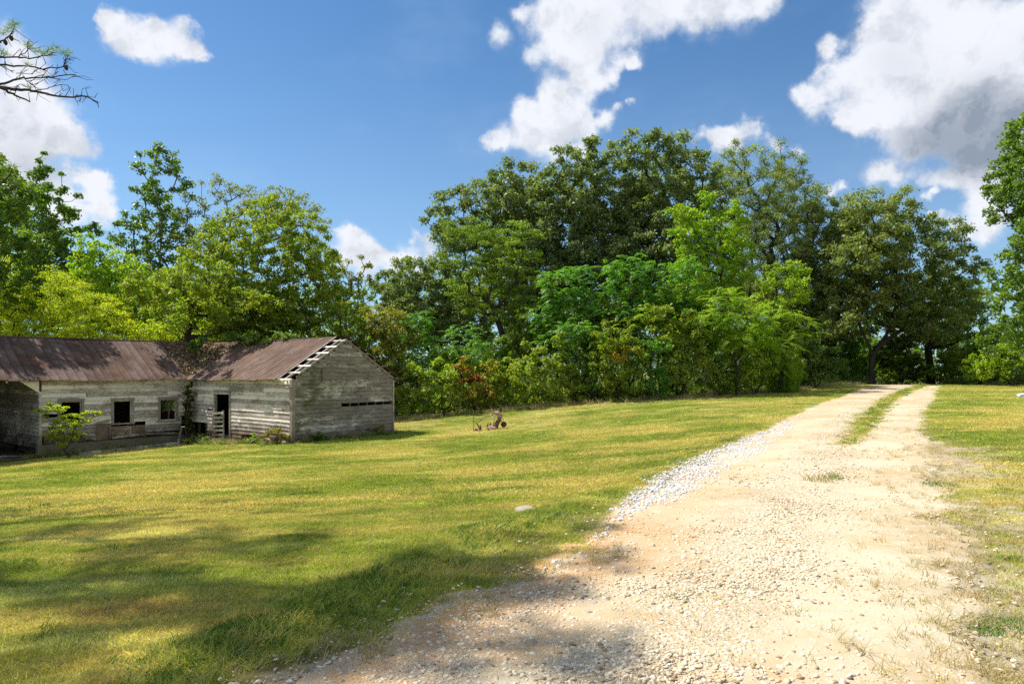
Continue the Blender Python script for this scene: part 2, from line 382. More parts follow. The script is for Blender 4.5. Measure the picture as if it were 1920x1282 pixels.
m_gable = wood('mossy_grey_siding', .28, moss=True, tint=(1.06, .99, .96))
m_grey = wood('bare_grey_wood', .1, tint=(1.1, 1.03, 1.0))
m_trim = wood('pale_trim_wood', .35, tint=(1.12, 1.06, 1.02))
m_brown = wood('rotten_brown_wood', .0, tint=(.95, .76, .66))
m_white = wood('bleached_wood', .9, tint=(1.0, .98, .93))
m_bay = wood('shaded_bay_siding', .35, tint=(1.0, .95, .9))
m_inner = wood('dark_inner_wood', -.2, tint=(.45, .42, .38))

m_roof, nt = material('rusted_roof_sheet')
P = nt.mapping(nt.pos(), rot=(0, 0, -TH)); rnd = nt.n('ShaderNodeObjectInfo').outputs['Random']
Q = nt.vmath('ADD', P, nt.n('ShaderNodeCombineXYZ', {0: nt.math('MULTIPLY', rnd, 31.), 1: nt.math('MULTIPLY', rnd, 17.)}).outputs[0])
a = nt.noise(Q, 1.3, 6, .65); b = nt.noise(Q, 9, 6, .7); c = nt.noise(nt.mapping(P, sc=(.5, .5, 2.)), 1, 5, .6)
col = nt.mix(nt.mapr(a, .35, .68), (.100, .056, .038), (.190, .122, .090))
col = nt.mix(nt.mapr(nt.math('ADD', nt.math('MULTIPLY', a, .72), nt.math('MULTIPLY', rnd, .28)), .45, .75, 0, .6), col, (.235, .17, .15))
col = nt.mix(nt.mapr(b, .45, .7, 0, .55), col, (.06, .034, .028))
col = nt.mix(nt.mapr(c, .55, .7, 0, .7), col, (.21, .095, .05))
u_r = nt.attr('edge')
col = nt.mix(nt.math('MULTIPLY', nt.math('POWER', u_r, 4.), .6), col, (.055, .032, .026))
finish(nt, col, .8, .15, nt.math('ADD', b, a), .35, .01)
m_conc, nt = material('mossy_concrete')
P = nt.pos()
col = nt.mix(nt.noise(P, 2.6, 6, .65), (.12, .095, .055), (.30, .27, .20))
col = nt.mix(nt.mapr(nt.noise(P, 1.2, 5, .6), .48, .62, 0, .6), col, (.13, .13, .05))
finish(nt, col, .95, .1, nt.noise(P, 22, 5, .7), .6, .02)

m_floor, nt = material('bare_soil')
finish(nt, nt.mix(nt.noise(nt.pos(), 7, 5, .7), (.05, .038, .025), (.14, .11, .075)), .95, .1, nt.noise(nt.pos(), 20, 5), .6, .02)
barn = thing('barn', 'long weathered L-shaped barn with flaking white boards and a rusty metal roof', 'barn', (C0[0], C0[1], BZ), TH)

def box_vf(x0, x1, y0, y1, z0, z1):
    v = [(x0,y0,z0),(x1,y0,z0),(x1,y1,z0),(x0,y1,z0),(x0,y0,z1),(x1,y0,z1),(x1,y1,z1),(x0,y1,z1)]
    f = [(0,3,2,1),(4,5,6,7),(0,1,5,4),(1,2,6,5),(2,3,7,6),(3,0,4,7)]
    return v, f
class MB:
    def __init__(s): s.v = []; s.f = []
    def add(s, v, f):
        k = len(s.v); s.v += [tuple(p) for p in v]; s.f += [tuple(j + k for j in q) for q in f]; return s
    def box(s, *a): return s.add(*box_vf(*a))
    def bar(s, p0, p1, w, h, up=(0, 0, 1)):
        p0 = mathutils.Vector(p0); p1 = mathutils.Vector(p1); d = (p1 - p0).normalized(); up = mathutils.Vector(up)
        sx = d.cross(up)
        if sx.length < 1e-3: sx = d.cross(mathutils.Vector((1, 0, 0)))
        sx.normalize(); uz = sx.cross(d)
        v = [p + sx * (a_ * w / 2) + uz * (b_ * h / 2) for p in (p0, p1) for a_, b_ in ((-1, -1), (1, -1), (1, 1), (-1, 1))]
        return s.add(v, [(3, 2, 1, 0), (4, 5, 6, 7), (0, 1, 5, 4), (1, 2, 6, 5), (2, 3, 7, 6), (3, 0, 4, 7)])
    def tube(s, pts, rad, n=8):
        rings = []
        pts = [mathutils.Vector(p) for p in pts]
        rad = rad if hasattr(rad, '__len__') else [rad] * len(pts)
        for k_, p in enumerate(pts):
            d = (pts[min(k_ + 1, len(pts) - 1)] - pts[max(k_ - 1, 0)]).normalized()
            a_ = d.orthogonal().normalized() if k_ == 0 else (a_ - d * a_.dot(d)).normalized()
            b_ = d.cross(a_)
            rings.append([p + (a_ * math.cos(2 * math.pi * j / n) + b_ * math.sin(2 * math.pi * j / n)) * rad[k_] for j in range(n)])
        v = [q for r_ in rings for q in r_]
        f = [(k_ * n + j, k_ * n + (j + 1) % n, (k_ + 1) * n + (j + 1) % n, (k_ + 1) * n + j) for k_ in range(len(pts) - 1) for j in range(n)]
        f += [tuple(range(n))[::-1], tuple(range((len(pts) - 1) * n, len(pts) * n))]
        return s.add(v, f)
    def build(s, name, mat, parent=None, smooth=False, **kw):
        me = bpy.data.meshes.new(name); me.from_pydata(s.v, [], s.f)
        if smooth:
            for p in me.polygons: p.use_smooth = True
        me.materials.append(mat); me.update()
        return link(name, me, parent, **kw)

# --- board meshes (unit length along x, face towards -y), a few shapes shared by all
EXP = .148
def board_mesh(mat, k):
    n = 6; v = []; rr = random.Random(k)
    for j in range(n + 1):
        x = j / n; s_ = rr.uniform(-.004, .004); e = rr.uniform(-.006, .005) - (.02 if k % 4 == 3 and j == n else 0)
        w = rr.uniform(-.004, .010)
        v += [(x, -.040 - w, e), (x, -.008 + s_, EXP + .018), (x, .008 + s_, EXP + .018), (x, -.012 - w, e)]
    f = []
    for j in range(n):
        a_ = j * 4; b_ = a_ + 4
        f += [(a_, b_, b_ + 1, a_ + 1), (a_ + 1, b_ + 1, b_ + 2, a_ + 2), (a_ + 2, b_ + 2, b_ + 3, a_ + 3), (a_ + 3, b_ + 3, b_, a_)]
    f += [(0, 1, 2, 3), (n * 4 + 3, n * 4 + 2, n * 4 + 1, n * 4)]
    me = bpy.data.meshes.new('board'); me.from_pydata(v, [], f); me.materials.append(mat); me.update(); return me
BM = {m.name: [board_mesh(m, k) for k in range(8)] for m in (m_board, m_gable, m_grey, m_brown, m_bay)}
rb = random.Random(3)
def boards(wall, axis, const, z0, z1, span, holes, mat, missing=(), miss_p=.0, lens=(1.6, 3.6), outer=-1, brown_below=None):
    """rows of lapped siding. span(z)->(lo,hi) along the wall, holes = [(lo,hi,zlo,zhi)]"""
    row = 0; z = z0
    while z < z1 - .02:
        lo, hi = span(z + EXP * .6)
        cuts = [(lo, hi)]
        for (a0, a1, h0, h1) in list(holes) + list(missing):
            if z + EXP * .5 > h0 and z + EXP * .5 < h1:
                new = []
                for (c0, c1) in cuts:
                    if a1 <= c0 or a0 >= c1: new.append((c0, c1)); continue
                    if a0 > c0: new.append((c0, a0))
                    if a1 < c1: new.append((a1, c1))
                cuts = new
        for (c0, c1) in cuts:
            p = c0
            while c1 - p > .06:
                L = rb.uniform(*lens)
                if c1 - p - L < .7: L = c1 - p
                if rb.random() >= miss_p:
                    mt = mat
                    if brown_below and z < brown_below and rb.random() < .6: mt = m_brown
                    me = BM[mt.name][rb.randrange(8)]
                    g = .004
                    tilt = rb.gauss(0, .0022) if L > .8 else rb.gauss(0, .006)
                    dz = rb.uniform(-.004, .004); dy = rb.uniform(-.004, .0)
                    if axis == 1:
                        link('board', me, wall, (p + g, const + dy, z + dz), (rb.gauss(0, .012), -tilt, 0), (L - 2 * g, 1, 1))
                    else:
                        link('board', me, wall, (const + dy, p + L - g, z + dz), (0, tilt, R(-90)), (L - 2 * g, 1, 1))
                p += L
        z += EXP; row += 1

# walls: each is its stud frame, carrying its boards
def studs(name, axis, const, lo, hi, step, z0f, topf, holes=(), d=.09):
    mb = MB(); n = max(2, int(round((hi - lo) / step)))
    for j in range(n + 1):
        p = lo + (hi - lo - .05) * j / n
        segs = [(z0f, topf(p + .025))]
        for (a0, a1, h0, h1) in holes:
            if p + .05 > a0 and p < a1:
                segs = [(s0, s1) for (q0, q1) in segs for (s0, s1) in ((q0, min(q1, h0)), (max(q0, h1), q1)) if s1 - s0 > .03]
        for (q0, q1) in segs:
            if axis == 1: mb.box(p, p + .05, const + .012, const + d, q0, q1)
            else: mb.box(const + .012, const + d, p, p + .05, q0, q1)
    if axis == 1: mb.box(lo, hi, const + .014, const + d - .002, z0f - .1, z0f - .003)
    else: mb.box(const + .014, const + d - .002, lo, hi, z0f - .1, z0f - .003)
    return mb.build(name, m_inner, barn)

# gable end (plane y=0)
GZ0 = .10
s0, sz0 = ray_hit(639, 763.5, 0, 1); s1, sz1 = ray_hit(735, 756, 0, 1)
g0 = ray_hit(552, 814, 0, 1); g1 = ray_hit(617, 805, 0, 1)
slot_z = GZ0 + round((sz0 - GZ0) / EXP) * EXP
gtop = lambda p: min(zroof(p), zroof(WID - p)) - .06
def gspan(z):
    h = z + .06
    if h < EAVE: return (.02, WID - .02)
    d = (h - EAVE) / PITCH + .04
    return (d, WID - d)
wall_g = studs('gable_wall', 1, 0, .03, WID - .03, .42, GZ0, gtop)
boards(wall_g, 1, 0, GZ0, RIDGE - .1, gspan, [], m_gable,
       missing=[(s0, WID - .05, slot_z, slot_z + EXP * .99), (.12, 1.55, GZ0 - .01, GZ0 + EXP * .9)], lens=(1.0, 3.4))
mb = MB()
for (px_, y0_, y1_) in ((602, 692, 716), (620, 708, 728), (641, 708, 724)):
    a_, h0 = ray_hit(px_, y1_, 0, 1); _, h1 = ray_hit(px_, y0_, 0, 1)
    MB().box(a_ - .02, a_ + .02, -.062, -.04, h0, h1).build('cleat', m_trim if px_ > 605 else m_inner, barn)
MB().box(-.045, .0, -.050, .085, -.25, EAVE - .06).box(.0, .085, -.052, -.028, -.25, EAVE - .06).build('corner_board', m_trim, barn)
MB().box(WID - .03, WID + .03, -.055, .05, .0, EAVE - .12).build('corner_board', m_trim, barn)

# front wall of the right wing (plane x=0)
d0, dz0 = ray_hit(431.5, 741, 0, 0); d1, _ = ray_hit(405, 741, 0, 0)
DLO, DHI, DTOP = min(d0, d1), max(d0, d1), dz0
print('door', DLO, DHI, DTOP)
q0, _ = ray_hit(500, 812, 0, 0); q1, _ = ray_hit(441, 812, 0, 0)
wall_f = studs('front_wall', 0, 0, .06, LY - .12, .6, .10, lambda p: EAVE - .07, [(DLO, DHI, -.3, DTOP)])
boards(wall_f, 0, 0, .10, EAVE - .08, lambda z: (.06, LY - .02), [(DLO - .09, DHI + .09, -.3, DTOP + .08)], m_board,
       missing=[(q0 + .1, q1 - .5, .09, .10 + EXP * .9), (5.9, LY, -.1, .10 + EXP * 2.8), (DHI + .09, DHI + .62, .95, 1.0 + EXP * .6)], lens=(1.2, 4.2), brown_below=.3)
MB().bar((-.035, DHI + .10, 1.02), (-.05, DHI + .60, .98), .02, .12, (0, 0, 1)).build('loose_board', m_grey, barn)
fr = MB().box(-.055, .05, DLO - .11, DLO, .06, DTOP + .10).box(-.055, .05, DHI, DHI + .10, .0, DTOP + .10).box(-.062, .05, DLO - .11, DHI + .10, DTOP + .101, DTOP + .20).box(.05, .09, DLO - .04, DLO - .01, .05, DTOP)
fr.build('door_frame', m_grey, barn)
# left wing front wall (plane y=LY)
wins = []
for (x0_, x1_, y0_, y1_) in ((113.5, 152, 752.5, 790), (212, 246, 751, 792), (299.5, 329.5, 748.5, 787)):
    a0, h1 = ray_hit(x0_, y0_, LY, 1); a1, _ = ray_hit(x1_, y0_, LY, 1); _, h0 = ray_hit(x0_, y1_, LY, 1)
    wins.append((a0, a1, h0, h1))
FT = ray_hit(200, 825, LY, 1)[1]            # top of the concrete footing
print('wins', wins, 'footing', FT)
lz0 = FT + .06
wh = [(a0 - .02, a1 + .02, h0 - .04, h1 + .03) for a0, a1, h0, h1 in wins]
wall_l = studs('left_wing_wall', 1, LY, LX0, -.1, .55, lz0, lambda p: EAVE - .07, wins)
p1_, _ = ray_hit(178, 800, LY, 1); p2_, _ = ray_hit(206, 800, LY, 1); p3_, _ = ray_hit(272, 800, LY, 1); p4_, _ = ray_hit(336, 800, LY, 1); p0_, _ = ray_hit(158, 800, LY, 1)
hlow = lz0 + EXP * 2.9
boards(wall_l, 1, LY, lz0, EAVE - .08, lambda z: (LX0 + .03, -.03), wh, m_board,
       missing=[(p1_, p3_, lz0 - .1, hlow + EXP), (p3_, p4_, lz0 - .1, lz0 + EXP * 1.0), (LX0 + .05, p0_, lz0 - .1, lz0 + EXP * 1.9), (-.35, 0, lz0 - .1, lz0 + EXP * 5), (LX0 + .1, LX0 + 1.2, lz0 + EXP * 6.1, lz0 + EXP * 6.9)], lens=(.8, 3.0))
# red-brown inner panels and battens under the windows
for (xa, xb) in ((p1_, p2_), (p2_, (p2_ + p3_) / 2 + .1), ((p2_ + p3_) / 2 + .1, p3_)):
    MB().box(xa + .01, xb - .01, LY + .004, LY + .012, lz0 - .02, hlow + .02 + (.28 if xa == p1_ else 0)).build('lower_panel', m_brown, barn)
MB().box(LX0 + .1, p0_, LY + .004, LY + .012, lz0 - .02, lz0 + EXP * 2).build('lower_panel', m_brown, barn)
for xa, hh in ((p1_, .72), (p2_, .72), ((p2_ + p3_) / 2 + .1, .44), (p3_, .44), ((p3_ + p4_) / 2, .26), (p0_ + .02, .36)):
    MB().bar((xa, LY - .012, lz0 - .03), (xa + rb.uniform(-.02, .02), LY - .012, lz0 + hh), .055, .03, (0, 1, 0)).build('batten', m_trim, barn)
for (xa, za, xb, zb) in ((p2_ + .05, lz0 + .03, p3_, lz0 + .09), (p1_, lz0 + .60, p2_ - .05, lz0 + .68), (p3_ - .1, lz0 + .1, p4_, lz0 + .02)):
    MB().bar((xa, LY - .06, za), (xb, LY - .05, zb), .03, .09, (0, 0, 1)).build('loose_board', m_trim, barn)
MB().box(LX0 - .05, LX0 + .035, LY - .045, LY + .04, lz0 - .1, EAVE - .5).build('corner_board', m_trim, barn)
for (a0, a1, h0, h1) in wins:
    t_ = .085
    wf = MB().box(a0 - t_, a0, LY - .055, LY + .06, h0 - .03, h1 + .0).box(a1, a1 + t_, LY - .055, LY + .06, h0 - .03, h1 + .0)
    wf.box(a0 - t_ - .02, a1 + t_ + .02, LY - .062, LY + .06, h1 + .001, h1 + t_ + .01).box(a0 - t_ - .03, a1 + t_ + .03, LY - .085, LY + .06, h0 - .08, h0 - .031)
    wo = wf.build('window_frame', m_grey, barn)
    MB().box(a0 + .001, a0 + .035, LY + .0, LY + .03, h0 - .03, h1).box(a1 - .035, a1 - .001, LY + .0, LY + .03, h0 - .03, h1).box(a0 + .036, a1 - .036, LY, LY + .03, h1 - .04, h1 - .001).build('sash', m_trim, wo)
    if a0 > -2.6:
        MB().box(a0 + (a1 - a0) * .76, a0 + (a1 - a0) * .80, LY + .3, LY + .34, .3, EAVE - .2).build('inner_post', m_grey, barn)
# end wall under the open bay (plane x=LX0) with a slipped lower board
wall_e = studs('bay_wall', 0, LX0, LY + .05, LY + DEP - .05, .6, .28, lambda p: zroof(min(p - LY, LY + DEP - p)) - .08)
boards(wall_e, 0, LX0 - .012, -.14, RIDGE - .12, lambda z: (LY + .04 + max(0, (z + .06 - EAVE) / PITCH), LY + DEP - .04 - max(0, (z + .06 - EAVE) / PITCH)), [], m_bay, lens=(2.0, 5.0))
# slanted facing where the bay opens
MB().add([(LX0 - .62, LY - .03, EAVE - .12), (LX0 - .05, LY - .03, EAVE - .55), (LX0 - .05, LY - .03, EAVE - .12),
          (LX0 - .62, LY + .0, EAVE - .12), (LX0 - .05, LY + .0, EAVE - .55), (LX0 - .05, LY + .0, EAVE - .12)],
         [(0, 1, 2), (5, 4, 3), (0, 3, 4, 1), (1, 4, 5, 2), (2, 5, 3, 0)]).build('bay_bracket', m_board, barn)
# back walls, ceiling beams and floor, so that the doorway and windows show a dark room
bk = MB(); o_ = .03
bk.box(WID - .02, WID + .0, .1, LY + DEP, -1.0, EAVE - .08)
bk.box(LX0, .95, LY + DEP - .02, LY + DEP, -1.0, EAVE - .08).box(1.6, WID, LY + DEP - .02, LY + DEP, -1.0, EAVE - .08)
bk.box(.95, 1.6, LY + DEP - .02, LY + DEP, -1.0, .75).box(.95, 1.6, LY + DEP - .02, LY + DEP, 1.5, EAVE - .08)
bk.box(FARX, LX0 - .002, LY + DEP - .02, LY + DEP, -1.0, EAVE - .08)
bk.box(FARX - .02, FARX, LY + .1, LY + DEP, -.6, EAVE)  # unseen end wall, added to keep light out of the open bay
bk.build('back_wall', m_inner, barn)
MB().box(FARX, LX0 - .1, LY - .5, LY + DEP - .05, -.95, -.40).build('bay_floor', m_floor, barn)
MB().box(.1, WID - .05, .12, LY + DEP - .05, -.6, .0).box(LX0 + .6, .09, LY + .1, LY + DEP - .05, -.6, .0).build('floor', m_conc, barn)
# footing
MB().box(LX0 - .12, .0, LY - .14, LY + .06, -1.2, FT).build('foundation', m_conc, barn)
for yb in (.35, 2.0, 3.6, 6.6):
    MB().box(-.02, .22, yb, yb + .3, -.8, .0).build('footing_block', m_conc, barn)
for xb in (.3, 2.1, 4.1):
    MB().box(xb, xb + .35, -.0, .25, -.8, .0).build('footing_block', m_conc, barn)

# --- roof: crimped sheets, one object each
def sheet(axis, s, across0, across1, start, end, rise_from, sgn, parent, name='roof_sheet', lift=.0, droop=.0):
    """columns run across; every column goes from start(c) to end(c) up the slope; height from distance d=|pos-rise_from|"""
    n = 9; vs = []; ed = []
    prof = [0, .014, 0, .0, .012, .0, 0, .014, 0]; xs = [0, .03, .06, .46, .5, .54, .94, .97, 1.0]
    jig = rb.uniform(-.012, .015); jl = rb.uniform(-.02, .04)
    K = 4
    for j in range(n):
        c = across0 + (across1 - across0) * xs[j]
        a_, b_ = start(c) , end(c)
        a_ = a_ - sgn * jl * (1 if abs(start(c) - start(across0)) < .01 else 0)
        for k in range(K + 1):
            q = a_ + (b_ - a_) * k / K
            d = (q - rise_from) * sgn
            z = EAVE + PITCH * d + .075 + prof[j] + lift + jig * (1 - k / K) - droop * math.sin(math.pi * k / K) * .0 + .006 * math.sin(c * 2.3) + .02 * math.sin(c * .7 + 1)
            vs.append((c, q, z) if axis == 1 else (q, c, z)); ed.append((.0, .0, 1., .3, 0., 1., .3, 0, 1.)[j])
    f = []
    for j in range(n - 1):
        for k in range(K):
            a_ = j * (K + 1) + k; f.append((a_, a_ + 1, a_ + K + 2, a_ + K + 1))
    me = bpy.data.meshes.new(name); me.from_pydata(vs, [], f); me.materials.append(m_roof)
    at = me.attributes.new('edge', 'FLOAT', 'POINT'); at.data.foreach_set('value', ed)
    me.update(); return link(name, me, parent)
OH = .26
roof = MB().tube([(HALF, .55, RIDGE + .075), (HALF, 5, RIDGE + .07), (HALF, LY + HALF, RIDGE + .085)], .035, 6).tube([(FARX, LY + HALF, RIDGE + .085), (-6, LY + HALF, RIDGE + .08), (HALF, LY + HALF, RIDGE + .085)], .035, 6).build('roof_ridge', m_roof, barn)
w_ = .62; y = .62
while y < LY + HALF:
    y1 = min(y + w_ + .02, LY + HALF)
    sheet(0, 1, y, y1, lambda c: max(-OH, c - LY), lambda c: HALF, 0, 1, roof, lift=rb.uniform(0, .008)); y += w_
y = -.12
while y < LY + DEP + .1:
    sheet(0, 1, y, y + w_ + .02, lambda c: WID + OH, lambda c: HALF, WID, -1, roof, lift=rb.uniform(0, .008)); y += w_
x = FARX
while x < HALF:
    x1 = min(x + w_ + .02, HALF)
    sheet(1, 1, x, x1, lambda c: LY + max(-OH, c), lambda c: LY + HALF, LY, 1, roof, lift=rb.uniform(0, .008)); x += w_
x = FARX
while x < WID:
    sheet(1, 1, x, x + w_ + .02, lambda c: LY + DEP + OH, lambda c: LY + HALF, LY + DEP, -1, roof, lift=rb.uniform(0, .008)); x += w_
# purlins showing past the sheets at the gable, rafter tails under the eaves
for j in range(7):
    d = -.14 + j * .385
    L0 = -.12 - rb.uniform(0, .06)
    zz = zroof(d) + .03
    MB().bar((d, L0, zz), (d, .9, zz), .085, .03, (-PITCH, 0, 1)).build('purlin_end', m_white, roof)
    MB().bar((WID - d, L0, zz), (WID - d, .9, zz), .085, .025, (PITCH, 0, 1)).build('purlin_end', m_grey, roof)
MB().bar((-.2, .59, zroof(-.2) + .085), (HALF, .59, RIDGE + .105), .035, .03, (0, 0, 1)).build('sheet_edge', m_white, roof)
MB().bar((.25, -.005, zroof(.25) - .03), (HALF, -.005, RIDGE - .03), .04, .08, (0, 0, 1)).build('rake_board', m_trim, roof)
MB().bar((WID, -.005, zroof(0) - .03), (HALF + .01, -.005, RIDGE - .03), .04, .08, (0, 0, 1)).build('rake_board', m_grey, roof)
y = .3
while y < LY - .1:
    MB().bar((-.21, y, zroof(-.21) - .012), (HALF, y, zroof(HALF) - .012), .045, .075).build('rafter', m_trim, roof); y += .72
x = FARX + .3
while x < -.2:
    MB().bar((x, LY - .21, zroof(-.21) - .012), (x, LY + HALF, zroof(HALF) - .012), .045, .075).build('rafter', m_trim, roof); x += .66

# leaning slatted gate in the doorway
gl, gz = ray_hit(410, 826, -.35, 0)
gate = thing('slatted_gate', 'short grey slatted gate leaning beside the open barn doorway', 'gate', tuple([*(C0 + U * -.16 + Wd * (DHI - .12)), BZ - .12]), TH + R(12))
MB().bar((0, 0, 0), (.02, .02, 1.22), .05, .05).build('stile', m_grey, gate)
MB().bar((.0, -.56, .0), (.02, -.52, 1.22), .05, .05).build('stile', m_grey, gate)
for j in range(7):
    MB().bar((-.035, .04, .06 + j * .17), (-.035, -.60, .10 + j * .17 + rb.uniform(-.02, .02)), .02, .085).build('slat', m_trim, gate)
MB().bar((.045, .0, .6), (.045, -.52, 1.15), .02, .06).build('brace', m_grey, gate)
# ================================================================== plants
DET = 1.0
def leafmat(name, c1, c2, c3=None, tr=.3, rough=.5, spec=.35, back=None):
    m, nt = material(name)
    t = nt.attr('tone')
    col = nt.mix(nt.mapr(t, .0, .93, smooth=False), c1, c2)
    if c3: col = nt.mix(nt.mapr(t, .945, .955), col, c3)
    big = nt.noise(nt.pos(), .9, 3, .6)
    col = nt.mix(nt.mapr(big, .35, .7, 0, .5), col, nt.mix(1.0, col, (1.5, 1.18, .75), 'MULTIPLY'))
    g = nt.n('ShaderNodeNewGeometry')
    p = nt.n('ShaderNodeBsdfPrincipled', {'Base Color': col, 'Roughness': rough, 'Specular IOR Level': spec})
    tc = nt.mix(1.0, col, (1.7, 1.9, .55), 'MULTIPLY')
    tl = nt.n('ShaderNodeBsdfTranslucent', {'Color': tc})
    nt.n('ShaderNodeOutputMaterial', {'Surface': nt.n('ShaderNodeMixShader', {0: tr, 1: p.outputs[0], 2: tl.outputs[0]}).outputs[0]})
    return m
LM = {
 'oak':    leafmat('oak_leaf', (0.072, 0.12, 0.036), (0.28, 0.345, 0.155), (.30,.32,.18), 0.37, .46, .4),
 'willow': leafmat('willow_oak_leaf', (0.09, 0.135, 0.038), (0.30, 0.36, 0.13), (.30,.30,.15), 0.41, .45, .45),
 'gum':    leafmat('sweetgum_leaf', (0.06, 0.125, 0.022), (0.20, 0.30, 0.05), (.20,.26,.04), 0.43, .45, .45),
 'yellow': leafmat('yellow_green_leaf', (0.10, 0.16, 0.02), (0.30, 0.38, 0.045), (.34,.25,.03), 0.47, .5, .35),
 'bright': leafmat('bright_green_leaf', (0.15, 0.29, 0.018), (0.33, 0.42, 0.055), (.36,.36,.04), 0.49, .5, .35),
 'teal':   leafmat('ailanthus_leaf', (0.05, 0.145, 0.022), (0.15, 0.32, 0.055), (.15,.25,.05), 0.45, .42, .45),
 'lace':   leafmat('lacy_leaf', (0.08, 0.15, 0.022), (0.27, 0.37, 0.055), (.25,.24,.05), 0.43, .5, .35),
 'mound':  leafmat('feathery_leaf', (0.2, 0.29, 0.018), (0.50, 0.54, 0.06), (.40,.36,.05), 0.49, .55, .3),
 'olive':  leafmat('olive_leaf', (0.12, 0.15, 0.026), (0.33, 0.35, 0.08), (.34,.20,.05), 0.43, .5, .35),
 'scrub':  leafmat('scrub_leaf', (0.10, 0.17, 0.026), (0.36, 0.45, 0.07), (.34,.24,.06), 0.43, .5, .35),
 'rusty':  leafmat('reddened_leaf', (0.15, 0.16, 0.03), (0.37, 0.35, 0.06), (.30,.050,.025), 0.41, .5, .35),
 'red':    leafmat('red_leaf', (0.291,0.073,0.036), (0.619,0.137,0.055), (.22,.20,.04), 0.41, .5, .35),
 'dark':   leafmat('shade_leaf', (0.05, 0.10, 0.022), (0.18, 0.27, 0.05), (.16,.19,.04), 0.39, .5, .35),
 'vine':   leafmat('dry_vine_leaf', (.030,.038,.014), (.085,.105,.028), (.15,.10,.04), .25, .5, .3),
 'pine':   leafmat('pine_needle', (0.081,0.146,0.032), (0.237,0.328,0.064), (.25,.20,.06), 0.32, .5, .3),
}
m_bark, nt = material('bark')
b = nt.noise(nt.mapping(nt.pos(), sc=(9, 9, 2.2)), 1, 6, .7)
finish(nt, nt.mix(b, (.022, .018, .014), (.095, .080, .065)), .95, .1, b, .8, .03)
m_bark2, nt = material('pale_bark')
b = nt.noise(nt.mapping(nt.pos(), sc=(9, 9, 2.2)), 1, 6, .7)
finish(nt, nt.mix(b, (.07, .06, .045), (.26, .23, .18)), .95, .1, b, .8, .03)

def unit(v): return v / (np.linalg.norm(v, axis=-1, keepdims=True) + 1e-9)
def leaf_quads(P, T, Nn, L, Wt):
    """kite leaves: centre P, length axis T, normal Nn"""
    T = unit(T); B = unit(np.cross(Nn, T)); Nn = np.cross(T, B)
    L = L[:, None]; Wt = Wt[:, None]
    v = np.stack([P - T * L * .5, P + B * Wt * .5 + Nn * L * .10 - T * L * .05, P + T * L * .5 - Nn * L * .08, P - B * Wt * .5 + Nn * L * .10 - T * L * .05], 1)
    n = len(P); return v.reshape(-1, 3), np.arange(n * 4).reshape(n, 4)
def leaf_tris(P, T, Nn, L, Wt):
    T = unit(T); B = unit(np.cross(Nn, T)); L = L[:, None]; Wt = Wt[:, None]
    v = np.stack([P - T * L * .5 - B * Wt * .45, P - T * L * .3 + B * Wt * .55, P + T * L * .6], 1)
    n = len(P); return v.reshape(-1, 3), np.arange(n * 3).reshape(n, 3)
def rdir(n, g): return unit(g.normal(size=(n, 3)))

def clump_centers(blobs, spacing, g, shell=.5, tries=9):
    """points spread through the blobs, at least `spacing` apart"""
    bl = np.array(blobs, float); vol = bl[:, 3] ** 2.6
    n = int(tries * (vol / spacing ** 2.6).sum()) + 8
    k = g.choice(len(bl), n, p=vol / vol.sum())
    rad = (shell + (1 - shell) * g.random(n) ** .6)
    p = bl[k, :3] + rdir(n, g) * (bl[k, 3] * rad)[:, None] * np.array([1, 1, .95])
    keep = []; cell = {}; sz = []
    for q, kb in zip(p, k):
        s2 = min(spacing, bl[kb, 3] * .8) ** 2
        c = tuple((q // spacing).astype(int)); ok = True
        for dx in (-1, 0, 1):
            for dy in (-1, 0, 1):
                for dz in (-1, 0, 1):
                    for o in cell.get((c[0] + dx, c[1] + dy, c[2] + dz), ()):
                        if ((o - q) ** 2).sum() < s2: ok = False; break
                    if not ok: break
                if not ok: break
            if not ok: break
        if ok: keep.append(q); cell.setdefault(c, []).append(q); sz.append(bl[kb, 3])
    return np.array(keep), np.array(sz)

